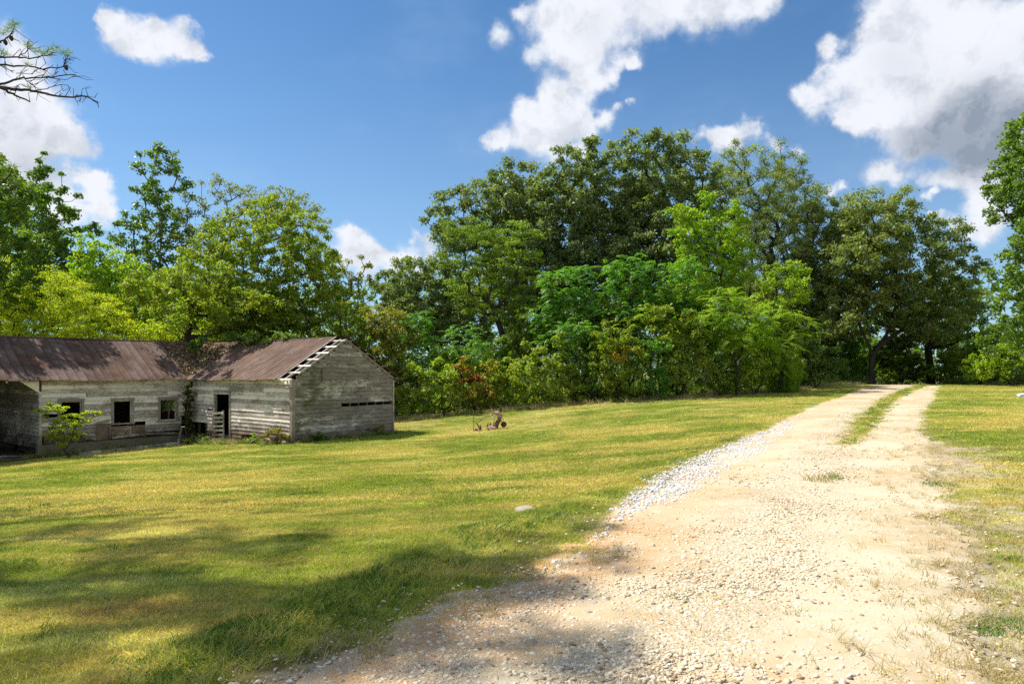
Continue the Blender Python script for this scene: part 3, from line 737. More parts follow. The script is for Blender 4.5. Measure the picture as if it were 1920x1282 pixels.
def skeleton(base, tips, g, r_tip=.012, r_base=.2, trunk=None, wob=.12, stems=1, expo=2.3, xtra=None):
    nodes = [np.array(base, float)]; par = [-1]
    if trunk is not None:
        for q in trunk: nodes.append(np.array(q, float)); par.append(len(nodes) - 2)
        for j, c in (xtra or []):
            pr = j
            for q in c: nodes.append(np.array(q, float)); par.append(pr); pr = len(nodes) - 1
    else:
        c = tips.mean(0); lo = tips[:, 2].min()
        for _ in range(stems):
            q = nodes[0].copy(); prev = 0
            top = c.copy(); top[2] = max(base[2] + .35 * (c[2] - base[2]), base[2] + .3)
            top[:2] += g.normal(size=2) * (.0 if stems == 1 else .25 * tips.std(0)[:2].mean() + .1)
            for t in (.33, .66, 1.):
                nodes.append(q + (top - q) * t + np.r_[g.normal(size=2) * wob * .5, 0]); par.append(prev); prev = len(nodes) - 1
    order = np.argsort(np.linalg.norm(tips - nodes[-1], axis=1))
    nroot = len(nodes)
    A = np.array(nodes); A = np.vstack([A, np.zeros((len(tips) * 2 + 5, 3))]); na = nroot
    depth = np.zeros(len(A))
    for k in range(1, nroot): depth[k] = depth[par[k]] + np.linalg.norm(A[k] - A[par[k]])
    isb = np.zeros(len(A), bool); isb[1 if nroot > 1 else 0:nroot] = True; isb[0] = nroot == 1
    for o in order:
        t = tips[o]; d = np.linalg.norm(A[:na] - t, axis=1)
        cost = d + .25 * depth[:na] + np.maximum(0, A[:na, 2] - t[2]) * .6; cost[~isb[:na]] = 1e9
        j = int(np.argmin(cost))
        mid = (A[j] + t) / 2 + g.normal(size=3) * wob * d[j] * .5 + np.array([0, 0, -.06 * d[j]])
        A[na] = mid; par.append(j); isb[na] = True; depth[na] = depth[j] + np.linalg.norm(mid - A[j]); na += 1
        A[na] = t; par.append(na - 1); isb[na] = True; depth[na] = depth[na - 1] + np.linalg.norm(t - mid); na += 1
    A = A[:na]; rr = np.zeros(na)
    for k in range(na - 1, 0, -1):
        if rr[k] == 0: rr[k] = r_tip ** expo
        rr[par[k]] += rr[k]
    rr = rr ** (1 / expo)
    sc = r_base / max(rr[1:nroot].max() if nroot > 1 else rr[0], 1e-6)
    rr = r_tip + (rr - r_tip) * (r_base - r_tip) / max(rr[0] - r_tip, 1e-6)
    e = np.array([(par[k], k) for k in range(1, na)])
    P0, P1 = A[e[:, 0]], A[e[:, 1]]; R1 = rr[e[:, 1]]; R0 = np.minimum(rr[e[:, 0]], R1 * 1.5)
    first = e[:, 0] == 0; R0[first] = R1[first] * 1.35
    return P0, P1, R0, R1
def tubes(P0, P1, R0, R1, k=5):
    d = unit(P1 - P0); ref = np.where(np.abs(d[:, 2:]) > .9, np.array([[1., 0, 0]]), np.array([[0, 0, 1.]]))
    a = unit(np.cross(d, ref)); b = np.cross(d, a); n = len(P0)
    ang = np.arange(k) * 2 * math.pi / k
    ring = a[:, None] * np.cos(ang)[None, :, None] + b[:, None] * np.sin(ang)[None, :, None]
    v = np.concatenate([P0[:, None] - d[:, None] * R0[:, None, None] * .3 + ring * R0[:, None, None], P1[:, None] + ring * R1[:, None, None]], 1).reshape(-1, 3)
    o = (np.arange(n) * 2 * k)[:, None]; j = np.arange(k); j2 = (j + 1) % k
    f = np.stack([o + j, o + j2, o + k + j2, o + k + j], 2).reshape(-1, 4)
    return v, f

def crown_leaves(cl, g, cr, per, L, Wt, far, droop=.3, flat=.75, up=.5, lim=None):
    n = len(cl) * per
    k = np.repeat(np.arange(len(cl)), per)
    crv = (cr * (.65 + .6 * g.random(len(cl))))
    crv = (np.minimum(crv, lim) if lim is not None else crv)[k]
    d = rdir(n, g); d[:, 2] = np.where(g.random(n) < .3, np.abs(d[:, 2]), d[:, 2])
    rad = g.random(n) ** .5; rad = np.where(g.random(n) < .14, rad * g.uniform(1.1, 1.7, n), rad)
    off = d * (crv * rad)[:, None]; off[:, 2] *= flat
    P = cl[k] + off
    N = unit(d * .55 + np.array([0, 0, up]) + g.normal(size=(n, 3)) * .55)
    T = d * .6 + g.normal(size=(n, 3)) * .7; T[:, 2] -= droop
    Lv = L * (.65 + .7 * g.random(n)); Wv = Wt * (.65 + .7 * g.random(n))
    v, f = (leaf_tris if far else leaf_quads)(P, T, N, Lv, Wv)
    ct = g.random(len(cl))[k]
    tone = np.clip(.42 * ct + .5 * g.random(n), 0, .93)
    if lim is not None:
        kp = g.random(n) < np.minimum(1, (crv / (cr * .8)) ** 1.7); kk = f.shape[1]
        v = v.reshape(n, -1, 3)[kp].reshape(-1, 3); f = np.arange(kp.sum() * kk).reshape(-1, kk); tone = tone[kp]
    return v, f, tone
def fronds(cl, g, cr, n_fr, Lf, K, ll, lw, umb=.5):
    """pinnate leaves in rosettes: centre cl, every frond arches out with K leaflet pairs"""
    m = len(cl) * n_fr; k = np.repeat(np.arange(len(cl)), n_fr)
    az = g.random(m) * 2 * math.pi; el = g.uniform(-.25, .95, m) * umb + .1
    h = np.c_[np.cos(az), np.sin(az), np.zeros(m)]
    d0 = h * np.cos(el)[:, None] + np.array([0, 0, 1.]) * np.sin(el)[:, None]
    Lk = Lf * g.uniform(.65, 1.2, m)
    o = cl[k] + g.normal(size=(m, 3)) * cr * .5
    t = (np.arange(1, K + 1) / K)[None, :, None]
    P = o[:, None] + d0[:, None] * Lk[:, None, None] * t - np.array([0, 0, 1.]) * (Lk[:, None, None] * .55 * t ** 2)
    ax = unit(d0[:, None] - np.array([0, 0, 1.]) * 1.1 * t)
    side = unit(np.cross(ax, np.array([0, 0, 1.])))
    nr = np.cross(side, ax)
    out = []
    prof = np.sin(np.clip(t * .92 + .08, 0, 1) * math.pi * .8 + .35)
    for s_ in (1, -1):
        T = side * s_ * .8 + ax * .45 - np.array([0, 0, .25]) + g.normal(size=P.shape) * .12
        c = P + unit(T) * ll * prof * .5
        out.append((c.reshape(-1, 3), T.reshape(-1, 3), (nr + g.normal(size=P.shape) * .25).reshape(-1, 3), (ll * prof * np.ones_like(P[..., :1])).reshape(-1)))
    C = np.concatenate([q[0] for q in out]); T = np.concatenate([q[1] for q in out]); N = np.concatenate([q[2] for q in out]); LL = np.concatenate([q[3] for q in out])
    v, f = leaf_quads(C, T, N, LL * g.uniform(.8, 1.2, len(C)), np.full(len(C), lw))
    ct = np.tile(np.repeat(g.random(len(cl))[k], K), 2)
    return v, f, np.clip(.5 * ct + .42 * g.random(len(C)), 0, .93)

PLANTS = []
TRI = [0]
def plant(name, label, cat, Y, base_px, blobs, leaf, group=None, seed=0, cr=.55, sp=.75, per=60, L=.16, Wt=.11, thick=.8, shell=.45,
          r_base=.16, trunk_px=None, bark=None, far=None, odd=.02, kind='leaf', stems=1, fr=None, wblobs=None, limbs=None, flat=.75, up=.5, droop=.3, oddpatch=None, floor=True, base=None):
    g = np.random.default_rng(1000 + seed); far = (Y > 41) if far is None else far
    bl = []
    for t in blobs:
        px, py, r = t[:3]; dy = t[3] if len(t) > 3 else g.uniform(-.5, .5) * thick * r / F * Y
        p = W(px, py, Y + dy); bl.append((*p, r / F * (Y + dy)))
    for q in (wblobs or []): bl.append(tuple(q))
    # body behind: the crown is as deep as it is wide
    zc = np.array(bl); wd_ = (zc[:, 0] + zc[:, 3]).max() - (zc[:, 0] - zc[:, 3]).min()
    if wd_ > 3 and kind == 'leaf':
        for q in list(bl)[:len(blobs)]:
            if g.random() < .55: bl.append((q[0] * 1.0 + g.uniform(-.3, .3), q[1] + wd_ * g.uniform(.18, .36), q[2] * .97, q[3] * .95))
    if base is None:
        q = (base_px - 960) / F; bx, by = q * Y, Y
    else: bx, by = base
    B = np.array([bx, by, tz(bx, by) - .05])
    if kind == 'leaf':
        sp *= .76 if far else .86; per = int(per * (1.75 if far else 1.25)); cr *= .74 if far else .84
        if not far and Y > 36 and per * len(bl) > 2600: sp *= 1.05
        if far: L *= .80; Wt *= .80
    else: sp *= .78
    cl, sz = clump_centers(bl, sp, g, shell)
    if floor:
        ok = cl[:, 2] > np.array(terr(cl[:, 0], cl[:, 1])) + cr * .35; cl = cl[ok]; sz = sz[ok]
    tr = None; xtra = None
    if trunk_px: tr = [W(*t) for t in trunk_px]
    if limbs: xtra = [(j, [W(*t) for t in c]) for j, c in limbs]
    P0, P1, R0, R1 = skeleton(B, cl, g, r_tip=.010 if Y < 41 else .016, r_base=r_base, trunk=tr, stems=stems, xtra=xtra)
    v, f = tubes(P0, P1, R0, R1, 5)
    root = thing(name, label, cat, tuple(B), 0, group)
    link('trunk' if kind == 'leaf' and 'shrub' not in name else 'stem', new_mesh('trunk', v - B, f, bark or m_bark, True), root)
    if kind == 'leaf':
        vv, ff, tone = crown_leaves(cl, g, cr, max(4, int(per * DET)), L, Wt, far, droop, flat, up, lim=sz * .85)
    else:
        vv, ff, tone = fronds(cl, g, cr, *fr)
    k = ff.shape[1]
    tone = np.where(g.random(len(tone)) < odd, 1.0, tone)
    if oddpatch:
        for (px, py, r) in oddpatch:
            c = W(px, py, Y); pc = vv[ff[:, 0]]
            d = np.linalg.norm((pc - c)[:, [0, 2]], axis=1)
            tone = np.where((d < r / F * Y) & (g.random(len(tone)) < .8), 1.0, tone)
    TRI[0] += len(ff) * (k - 2) + len(f) * 2
    link('crown' if 'shrub' not in name else 'foliage', new_mesh('crown', vv - B, ff, LM[leaf], False, {'tone': ('FACE', tone)}), root)
    PLANTS.append((name, TRI[0])); return root

def ring(px, py, rx, ry, r, n, seed=0):
    """n blobs filling an ellipse of the photograph"""
    g = random.Random(seed); out = []
    for k in range(n):
        a = k * 2.399963; q = math.sqrt((k + .5) / n)
        out.append((px + math.cos(a) * q * rx, py + math.sin(a) * q * ry, r * g.uniform(.75, 1.2)))
    return out

#@@TREES

def roofpt(px, py):
    best = None
    for Y_ in np.linspace(23.5, 33, 200):
        q = W(px, py, Y_); a = (q[:2] - C0) @ U; b = (q[:2] - C0) @ Wd
        zl = zroof(min(b - LY, 99)) + BZ if b > LY - .3 else 99; zr = zroof(a) + BZ if a > -.3 else 99
        zs = max([z for z in (zl, zr) if z < 50] or [-9]) if (b > LY - .3 or a > -.3) else -9
        if q[2] < zs: return q
    return W(px, py, 28)
def shade_blobs(lst, h0, h1, r):
    t = np.array(to_sun) / to_sun.z; out = []
    for k, (px, py) in enumerate(lst):
        c = roofpt(px, py) + t * (h0 + (h1 - h0) * ((k * .618) % 1)); out.append((*c, r * (.8 + .5 * ((k * .37) % 1))))
    return out
# ---------------------------------------------------------------- big oaks in the middle
G_OAK = 'tall dark oaks behind the thicket'
plant('oak_tree', 'dark rounded oak at the left end of the row, lowest and half hidden', 'tree', 55, 790,
      [(735,535,34),(770,510,34),(815,500,34),(850,520,38),(790,550,45),(740,575,34),(850,575,45),(900,530,40),(800,600,50),(880,610,50)], 'oak', G_OAK, 1, cr=.8, sp=1.0, per=70, L=.26, Wt=.20, r_base=.3, odd=.05)
plant('oak_tree', 'dark oak with a knobbly crown leaning left above the lacy locust tree', 'tree', 48, 960,
      [(815,415,20),(835,385,26),(845,440,26),(880,365,30),(900,410,40),(925,345,26),(960,320,28),(950,370,45),(990,325,30),(985,385,50),(940,430,45),(880,450,36),(1000,440,50),(960,500,60),(1020,520,60),(1000,590,60)], 'oak', G_OAK, 2, cr=.72, sp=.95, per=80, L=.24, Wt=.18, r_base=.34, odd=.05)
plant('oak_tree', 'widest and darkest oak, its leafy crown standing full between two other oaks', 'tree', 46, 1110,
      [(1040,330,34),(1065,295,26),(1030,380,45),(1090,310,36),(1130,290,34),(1150,345,50),(1085,370,55),(1060,440,60),(1130,430,65),(1180,400,55),(1100,510,65),(1180,490,65),(1060,530,60),(1150,560,60),(1110,265,12)], 'oak', G_OAK, 3, cr=.72, sp=.95, per=80, L=.24, Wt=.18, r_base=.42, odd=.05)
plant('oak_tree', 'tallest oak of the row, its crown rising to the highest point of the treeline', 'tree', 45, 1240,
      [(1190,265,24),(1220,252,20),(1195,295,34),(1240,275,30),(1275,275,30),(1230,320,45),(1290,315,36),(1325,330,32),(1280,370,55),(1220,390,55),(1345,375,36),(1330,420,50),(1270,450,60),(1210,470,60),(1260,540,65),(1340,500,55),(1330,570,60)], 'oak', G_OAK, 4, cr=.72, sp=.95, per=80, L=.24, Wt=.18, r_base=.45, odd=.05)
plant('willow_oak_tree', 'olive fine-leaved oak with an airy domed top, right of the tallest oak', 'tree', 50, 1440,
      [(1360,295,26),(1385,290,26),(1410,300,34),(1450,300,32),(1480,320,34),(1370,335,30),(1430,345,45),(1500,345,30),(1515,380,30),(1480,385,55),(1400,400,45),(1440,440,60),(1510,430,45),(1380,470,50),(1470,500,60),(1530,490,45),(1500,560,60),(1430,560,55)], 'willow', None, 5, cr=.70, sp=1.0, per=95, L=.20, Wt=.09, r_base=.4, odd=.05)
plant('oak_tree', 'spreading oak to the left of the drive head, trunk hidden by the thicket', 'tree', 50, 1530,
      [(1530,395,24),(1555,370,20),(1580,385,28),(1560,420,45),(1610,410,40),(1600,460,50),(1540,480,50),(1580,530,55),(1530,560,50),(1630,500,45),(1560,610,50),(1510,630,45)], 'willow', G_OAK, 6, cr=.75, sp=1.0, per=85, L=.22, Wt=.14, r_base=.35, odd=.05)
plant('oak_tree', 'spreading oak with a forked black trunk where the drive crests', 'tree', 47, 1635,
      [(1615,380,24),(1650,375,24),(1690,385,30),(1640,410,40),(1700,420,45),(1600,420,34),(1750,430,34),(1660,470,55),(1730,480,55),(1600,490,50),(1790,470,34),(1800,430,16),(1640,540,50),(1720,545,50),(1780,530,45),(1580,560,40),(1700,590,34),(1760,600,45),(1620,575,24),(1570,600,36),(1820,500,24),(1800,570,38)], 'willow', G_OAK, 7, cr=.72, sp=.95, per=85, L=.22, Wt=.15, r_base=.19, odd=.05,
      trunk_px=[(1634,692,47),(1636,668,47)], limbs=[(2, [(1648,650,47.5),(1662,628,48),(1675,600,48)]), (2, [(1630,650,46.5),(1618,625,46),(1610,600,45.5)]), (1, [(1655,668,46),(1680,648,45.5),(1712,634,45),(1745,620,45)]), (3, [(1690,618,48),(1705,590,48)])], shell=.4)
plant('oak_tree', 'dark leaning tree right of the forked oak, low crown over the undergrowth', 'tree', 51, 1746,
      [(1740,600,36),(1780,610,45),(1800,560,40),(1830,590,30),(1720,570,36),(1840,630,30),(1790,640,30)], 'dark', G_OAK, 8, cr=.7, sp=.95, per=75, L=.22, Wt=.15, r_base=.26, odd=.05, trunk_px=[(1744,690,51),(1740,650,51)])
# the fork of the black trunk under the crown, a second trunk of bare limbs
# ---------------------------------------------------------------- right edge
plant('sweetgum_tree', 'tall glossy green tree leaning in from the right edge above the drive', 'tree', 38, 2010,
      [(1947, 255, 26), (1937, 300, 26), (1982, 240, 60), (1927, 340, 18), (1952, 370, 30), (2012, 300, 90), (1967, 400, 40), (1917, 368, 10), (1937, 430, 20), (1912, 470, 16), (1947, 480, 36), (1902, 520, 18), (1927, 540, 32), (2002, 470, 80), (1897, 570, 24), (1942, 600, 36), (2017, 580, 70), (2082, 400, 110), (1890, 615, 22), (2102, 560, 100), (2022, 190, 50), (1922, 640, 26)], 'gum', None, 9, cr=.55, sp=.75, per=95, L=.17, Wt=.14, r_base=.3, far=False)
plant('small_tree', 'small yellow-green tree with open branches at the right edge of the lawn', 'tree', 42, 1905,
      [(1850,680,22),(1880,660,22),(1910,670,28),(1930,640,26),(1890,695,24),(1850,700,16),(1935,690,24),(1960,660,30)], 'bright', None, 10, cr=.38, sp=.5, per=45, L=.15, Wt=.10, r_base=.08, stems=2, odd=.08, far=False)
# ---------------------------------------------------------------- left side, behind the barn
plant('sweetgum_tree', 'dark green tree with a spiky top at the left edge behind the mound of leaves', 'tree', 42, 75,
      [(80,270,5),(78,285,7),(76,300,9),(70,325,13),(86,325,12),(75,350,20),(100,350,14),(55,370,24),(100,375,20),(75,400,36),(125,400,14),(40,430,40),(110,430,30),(140,440,14),(70,470,50),(20,480,45),(130,480,34),(0,420,40),(90,530,50),(-30,470,50),(160,520,36),(20,550,50),(-40,380,40)], 'gum', None, 11, cr=.5, sp=.72, per=80, L=.17, Wt=.14, r_base=.22, far=False)
plant('slim_tree', 'tall slender tree with a narrow open crown rising above its neighbours', 'tree', 44, 320,
      [(262,285,10),(285,290,14),(300,280,12),(320,300,13),(265,315,14),(295,320,18),(325,325,15),(280,350,16),(310,360,20),(335,350,10),(245,400,12),(270,395,18),(300,410,22),(230,430,18),(265,440,24),(215,455,14),(310,450,26),(240,475,28),(290,490,30),(220,510,26),(340,420,14),(250,520,30),(300,530,30),(330,500,24),(275,365,14),(300,380,14),(255,350,10),(245,455,20)], 'gum', None, 12, cr=.44, sp=.60, per=50, L=.17, Wt=.12, r_base=.14, shell=.3, far=False, bark=m_bark2)
plant('airy_tree', 'sparse olive tree with thin arching limbs against the sky', 'tree', 43, 420,
      [(355,370,18),(390,345,16),(410,335,12),(380,385,20),(420,370,20),(450,360,18),(480,365,18),(510,355,18),(545,370,20),(575,375,16),(345,400,16),(520,390,24),(590,395,16),(560,410,22),(400,420,20),(355,430,18),(470,400,22),(440,430,24),(365,400,18),(430,350,14),(500,380,20),(550,390,20),(330,450,20),(380,460,26),(600,420,14)], 'olive', None, 13, cr=.42, sp=.58, per=52, L=.13, Wt=.07, r_base=.14, shell=.3, far=False, bark=m_bark2)
plant('box_elder_tree', 'full yellow-green tree standing right behind the corner of the barn roof', 'tree', 34.5, 352,
      [(470,400,26),(440,420,26),(500,385,22),(530,400,28),(575,410,24),(600,440,26),(400,450,34),(455,460,45),(515,450,50),(570,470,45),(610,490,30),(370,490,34),(420,510,50),(490,520,55),(560,530,50),(605,540,34),(340,520,30),(380,560,45),(450,580,55),(530,590,50),(590,580,36),(320,560,34),(430,625,34),(500,630,36),(300,540,24),(290,580,26),(335,600,26),(320,520,24,-4),(340,560,24,-4.5),(300,545,20,-4),(370,500,26,-4),(400,540,28,-4),(425,585,24,-4.5),(460,560,26,-4)], 'yellow', None, 14, cr=.42, sp=.58, per=78, L=.145, Wt=.085, r_base=.17, odd=.05, trunk_px=[(351,632,34.5),(356,600,34.5)],
      wblobs=shade_blobs([(310,650),(325,668),(340,655),(345,690),(375,680),(400,702),(415,690),(440,672),(460,662),(400,665),(370,662),(430,705),(490,652),(385,700),(330,700)], 2.2, 4.6, .40))
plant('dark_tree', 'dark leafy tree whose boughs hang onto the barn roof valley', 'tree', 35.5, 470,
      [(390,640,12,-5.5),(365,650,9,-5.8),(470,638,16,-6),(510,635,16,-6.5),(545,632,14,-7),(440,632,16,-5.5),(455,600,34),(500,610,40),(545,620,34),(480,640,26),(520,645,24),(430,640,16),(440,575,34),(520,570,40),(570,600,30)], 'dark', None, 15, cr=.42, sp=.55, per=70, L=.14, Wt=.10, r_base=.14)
plant('sweetgum_tree', 'light green bushy tree between the leaf mound and the slender tree', 'tree', 39, 200,
      [(170,460,24),(200,480,26),(150,490,30),(230,500,30),(180,520,36),(260,520,30),(220,545,40),(280,560,34),(160,550,34),(250,590,40),(300,600,30),(200,590,40)], 'bright', None, 16, cr=.45, sp=.62, per=70, L=.15, Wt=.11, r_base=.14, odd=.01)
plant('dark_tree', 'shaded tree filling the gap behind the slender tree', 'tree', 47, 300,
      [(230,540,40),(290,540,40),(340,560,40),(260,600,45),(330,610,45),(200,570,40),(390,600,40)], 'dark', None, 17, cr=.6, sp=.85, per=70, L=.2, Wt=.14, r_base=.2)
plant('sweetgum_tree', 'shady tree at the far left edge, dappling the left end of the barn roof', 'tree', 31, 0,
      [(10,330,20),(-30,360,40),(-60,420,50),(-20,450,36),(-90,340,50),(25,400,18),(-70,300,40),(-120,430,60),(-10,510,26),(-50,520,50),(22,319,14)], 'gum', None, 60, cr=.42, sp=.6, per=70, L=.15, Wt=.12, r_base=.2, base=(-27.5, 31.5), wblobs=shade_blobs([(5,650),(20,665),(40,640),(40,675),(70,655),(100,640),(95,670),(125,648),(145,655),(165,642),(60,695),(20,690),(180,648),(5,630),(60,640)], 5.5, 8.0, .55))
plant('vine_mound', 'bright yellow-green feathery mound of foliage swelling behind the barn roof', 'bush', 35, 90,
      [(20,505,22),(60,515,28),(100,530,30),(140,550,30),(175,570,30),(205,590,26),(230,610,20),(30,550,50),(90,570,50),(150,600,40),(20,600,60),(90,620,50),(180,620,34),(-40,540,60),(-40,600,60),(-100,560,60)], 'mound', None, 18, cr=.45, sp=.52, per=80, L=.12, Wt=.045, r_base=.12, shell=.6, stems=4, flat=.45, droop=.5, odd=.03)
plant('low_shrub', 'low yellow-green shrub just above the middle of the barn ridge', 'bush', 36, 290,
      [(255,625,20),(290,620,22),(320,625,20),(390,625,20),(270,640,24),(340,640,24),(380,640,20),(230,635,20)], 'mound', None, 19, cr=.36, sp=.45, per=60, L=.11, Wt=.06, r_base=.06, stems=4)
plant('sparse_tree', 'sparse young tree with bare twigs showing against the white cloud', 'tree', 41, 650,
      [(630,480,8),(650,490,10),(675,480,8),(690,500,10),(640,510,12),(665,520,14),(690,525,12),(630,545,14),(660,550,18),(695,550,16),(610,500,10),(640,575,20),(680,580,20)], 'olive', None, 20, cr=.3, sp=.52, per=44, L=.13, Wt=.08, r_base=.09, shell=.2, bark=m_bark2, odd=.08)
plant('thicket_shrub', 'yellow-olive shrub rising right behind the ridge of the gable roof', 'bush', 37, 620,
      [(600,580,26),(640,590,30),(610,615,30),(650,625,34),(690,600,26),(600,640,26),(700,640,34),(660,660,30),(580,610,24)], 'scrub', None, 21, cr=.42, sp=.55, per=60, L=.14, Wt=.09, r_base=.08, stems=4, odd=.05)
plant('thicket_shrub', 'olive shrub with reddening tips beside the back of the gable roof', 'bush', 36, 735,
      [(700,590,20),(725,585,18),(745,600,18),(720,620,26),(755,630,24),(735,660,26),(700,670,30),(740,700,30),(760,740,30),(720,740,26)], 'olive', None, 22, cr=.40, sp=.5, per=56, L=.14, Wt=.09, r_base=.08, stems=4, odd=.12)
# ---------------------------------------------------------------- middle ground
plant('locust_tree', 'lacy mid-green tree with dark forked trunk left of the thicket', 'tree', 38, 948,
      [(850,430,18),(880,420,18),(910,430,22),(940,440,18),(975,425,20),(1000,440,16),(870,455,24),(920,470,28),(970,460,26),(1000,480,20),(845,490,22),(890,500,30),(950,510,30),(990,520,24),(860,530,24),(910,550,28),(960,560,26),(880,570,22),(930,600,20),(990,570,20),(900,450,26),(950,470,28),(870,510,26),(910,525,26)], 'lace', None, 23, cr=.50, sp=.55, per=105, L=.12, Wt=.06, r_base=.17, trunk_px=[(948,650,38),(938,615,38),(925,580,38)], flat=.35, shell=.25)
plant('sassafras_tree', 'bright yellow-green young tree standing out against the dark oaks', 'tree', 38, 1320,
      [(1262,395,14),(1290,400,16),(1325,375,14),(1300,430,24),(1330,410,22),(1270,440,18),(1375,390,13),(1390,410,16),(1385,440,24),(1350,460,28),(1300,475,30),(1395,470,22),(1340,510,34),(1280,500,24),(1390,510,26),(1310,540,30),(1370,550,30),(1270,540,22)], 'bright', None, 24, cr=.42, sp=.55, per=78, L=.15, Wt=.09, r_base=.12, odd=.01)
plant('small_tree', 'yellow-green sapling top showing beside the spreading oaks', 'tree', 40, 1480,
      [(1450,505,16),(1480,500,16),(1505,515,14),(1440,530,18),(1480,535,22),(1470,570,24),(1430,560,20),(1510,550,14)], 'bright', None, 25, cr=.38, sp=.5, per=60, L=.14, Wt=.09, r_base=.08, odd=.04)
FR = (9, .75, 9, .17, .055, .8)
A_ = 'tree of heaven'
def ail(label, Y, bx, blobs, seed, leaf='teal', fr=FR, sp=.62, group=None):
    plant('ailanthus_tree', label, A_, Y, bx, blobs, leaf, group, seed, kind='frond', cr=.25, sp=sp, fr=fr, r_base=.06, stems=3, shell=.3, odd=.0)
ail('feathery blue-green sapling rising left in the thicket, below the widest oak', 36, 1060, [(1030,530,20),(1060,520,22),(1090,515,20),(1040,560,30),(1085,555,30),(1060,600,36),(1020,600,28),(1100,600,30),(1040,640,36),(1090,650,34)], 30)
ail('tallest feathery sapling, layered umbrella fronds in the middle of the thicket', 35.5, 1180, [(1170,492,16),(1200,490,16),(1145,505,18),(1185,520,26),(1220,510,20),(1150,545,28),(1210,550,28),(1180,585,36),(1130,590,28),(1230,590,28),(1160,640,36),(1210,640,34)], 31)
ail('feathery sapling between the tallest sapling and the bright young tree', 35.5, 1290, [(1270,510,20),(1300,505,16),(1250,545,22),(1290,550,28),(1270,590,30),(1310,600,28)], 32)
ail('round blue-green sapling standing just right of the barn gable', 36, 785, [(775,605,16),(795,600,16),(770,635,20),(800,640,22),(785,670,26),(770,700,22),(805,700,20)], 33)
ail('low blue-green sapling in front of the forked dark trunk, left one', 36, 860, [(845,630,16),(880,625,18),(850,650,22),(890,655,20),(860,685,24),(830,680,16)], 34)
ail('low pale blue-green sapling close to the foot of the forked trunk', 37, 905, [(895,650,16),(925,645,16),(900,670,22),(930,670,18),(915,700,22)], 35)
ail('bright feathery sapling low in the centre of the thicket', 34.6, 1215, [(1190,600,18),(1220,590,18),(1245,615,20),(1200,640,24),(1230,650,24)], 64, 'bright')
ail('blue-green sapling leaning out low, left of the dark red patch', 34.2, 1095, [(1070,620,18),(1100,610,18),(1120,640,20),(1080,660,24),(1110,680,22)], 65)
ail('yellow-green feathery sapling with the longest fronds at the right of the thicket', 34.5, 1380, [(1340,560,20),(1370,555,18),(1400,570,20),(1350,595,30),(1400,600,28),(1320,600,24),(1380,640,34),(1430,580,18),(1440,620,24)], 36, 'bright', (10, .85, 10, .17, .045, .8))
ail('golden-green feathery sapling at the right-hand tip of the thicket', 36, 1450, [(1470,590,20),(1500,600,16),(1450,640,26),(1490,640,22),(1520,610,10),(1470,670,26),(1430,670,24),(1530,625,8)], 37, 'bright', (10, .9, 10, .16, .045, .7))
# shrubs of the thicket, left to right
TH_G = 'shrubs along the foot of the thicket'
def shrub(label, Y, bx, blobs, leaf, seed, odd=.04, op=None, per=62, cr=.36, L=.155, Wt=.095, sp=.50):
    g_ = random.Random(seed); blobs = [(x + g_.uniform(-6, 6), y + g_.uniform(-9, 5), r * g_.uniform(.75, 1.12)) for x, y, r in blobs] + [(x + g_.uniform(-16, 16), y - r * g_.uniform(.9, 1.5), r * .38) for x, y, r in blobs[:4]]
    plant('thicket_shrub', label, 'bush', Y, bx, blobs, leaf, TH_G, seed, cr=cr, sp=sp, per=per, L=L, Wt=Wt, r_base=.05, stems=6, odd=odd, oddpatch=op, shell=.25)
shrub('low yellow-green shrub at the right corner of the barn gable', 32.6, 765, [(755,735,22),(780,730,24),(760,765,24),(790,760,24),(775,700,16),(745,775,14)], 'yellow', 40)
shrub('green shrub right of the gable, in front of the round sapling', 32.8, 830, [(810,720,26),(840,715,28),(820,750,28),(850,755,28),(870,725,24),(835,775,20)], 'scrub', 41)
shrub('shrub with an orange-red flush at its top, behind the left end of the rusty machine', 33, 890, [(860,700,18),(885,705,22),(915,705,22),(880,735,28),(915,740,26),(895,765,24),(930,720,18)], 'rusty', 42, .10, [(870,712,16),(900,705,14)])
shrub('leafy shrub right behind the rusty machine', 33, 950, [(940,710,22),(965,700,22),(950,740,28),(975,735,26),(960,762,20),(930,760,18)], 'yellow', 43)
shrub('shaded brownish shrub between the machine and the tall green shrub', 33.4, 1020, [(1000,680,24),(1030,690,26),(1010,720,28),(1045,725,26),(1020,750,22),(990,745,20),(1055,755,18)], 'scrub', 44, .08)
shrub('tall green shrub under the blue-green sapling', 34, 1080, [(1060,660,28),(1095,665,28),(1070,700,30),(1105,700,28),(1085,735,26),(1055,730,22)], 'scrub', 45)
shrub('shrub with a dark red patch in its middle', 33.4, 1160, [(1130,640,26),(1165,650,26),(1190,640,22),(1140,680,30),(1180,685,30),(1150,720,28),(1190,725,26),(1165,748,16)], 'yellow', 46, .05, [(1168,662,17),(1150,668,10)])
shrub('pale grey-green shrub leaning out at the front of the thicket', 33.2, 1235, [(1215,680,22),(1240,700,20),(1225,725,20),(1250,735,14),(1200,660,20),(1235,650,22)], 'teal', 47, .02)
shrub('broad yellow-olive shrub with rusty seed heads, centre front', 34.0, 1270, [(1230,620,26),(1265,615,26),(1290,640,28),(1250,655,30),(1300,680,30),(1265,700,30),(1290,725,24),(1320,650,24),(1240,590,18),(1290,600,20)], 'scrub', 48, .07)
shrub('green shrub under the longest fronds', 34.8, 1350, [(1330,670,26),(1365,680,28),(1340,710,28),(1380,715,26),(1320,730,20),(1360,735,16),(1400,690,24)], 'scrub', 49, .05)
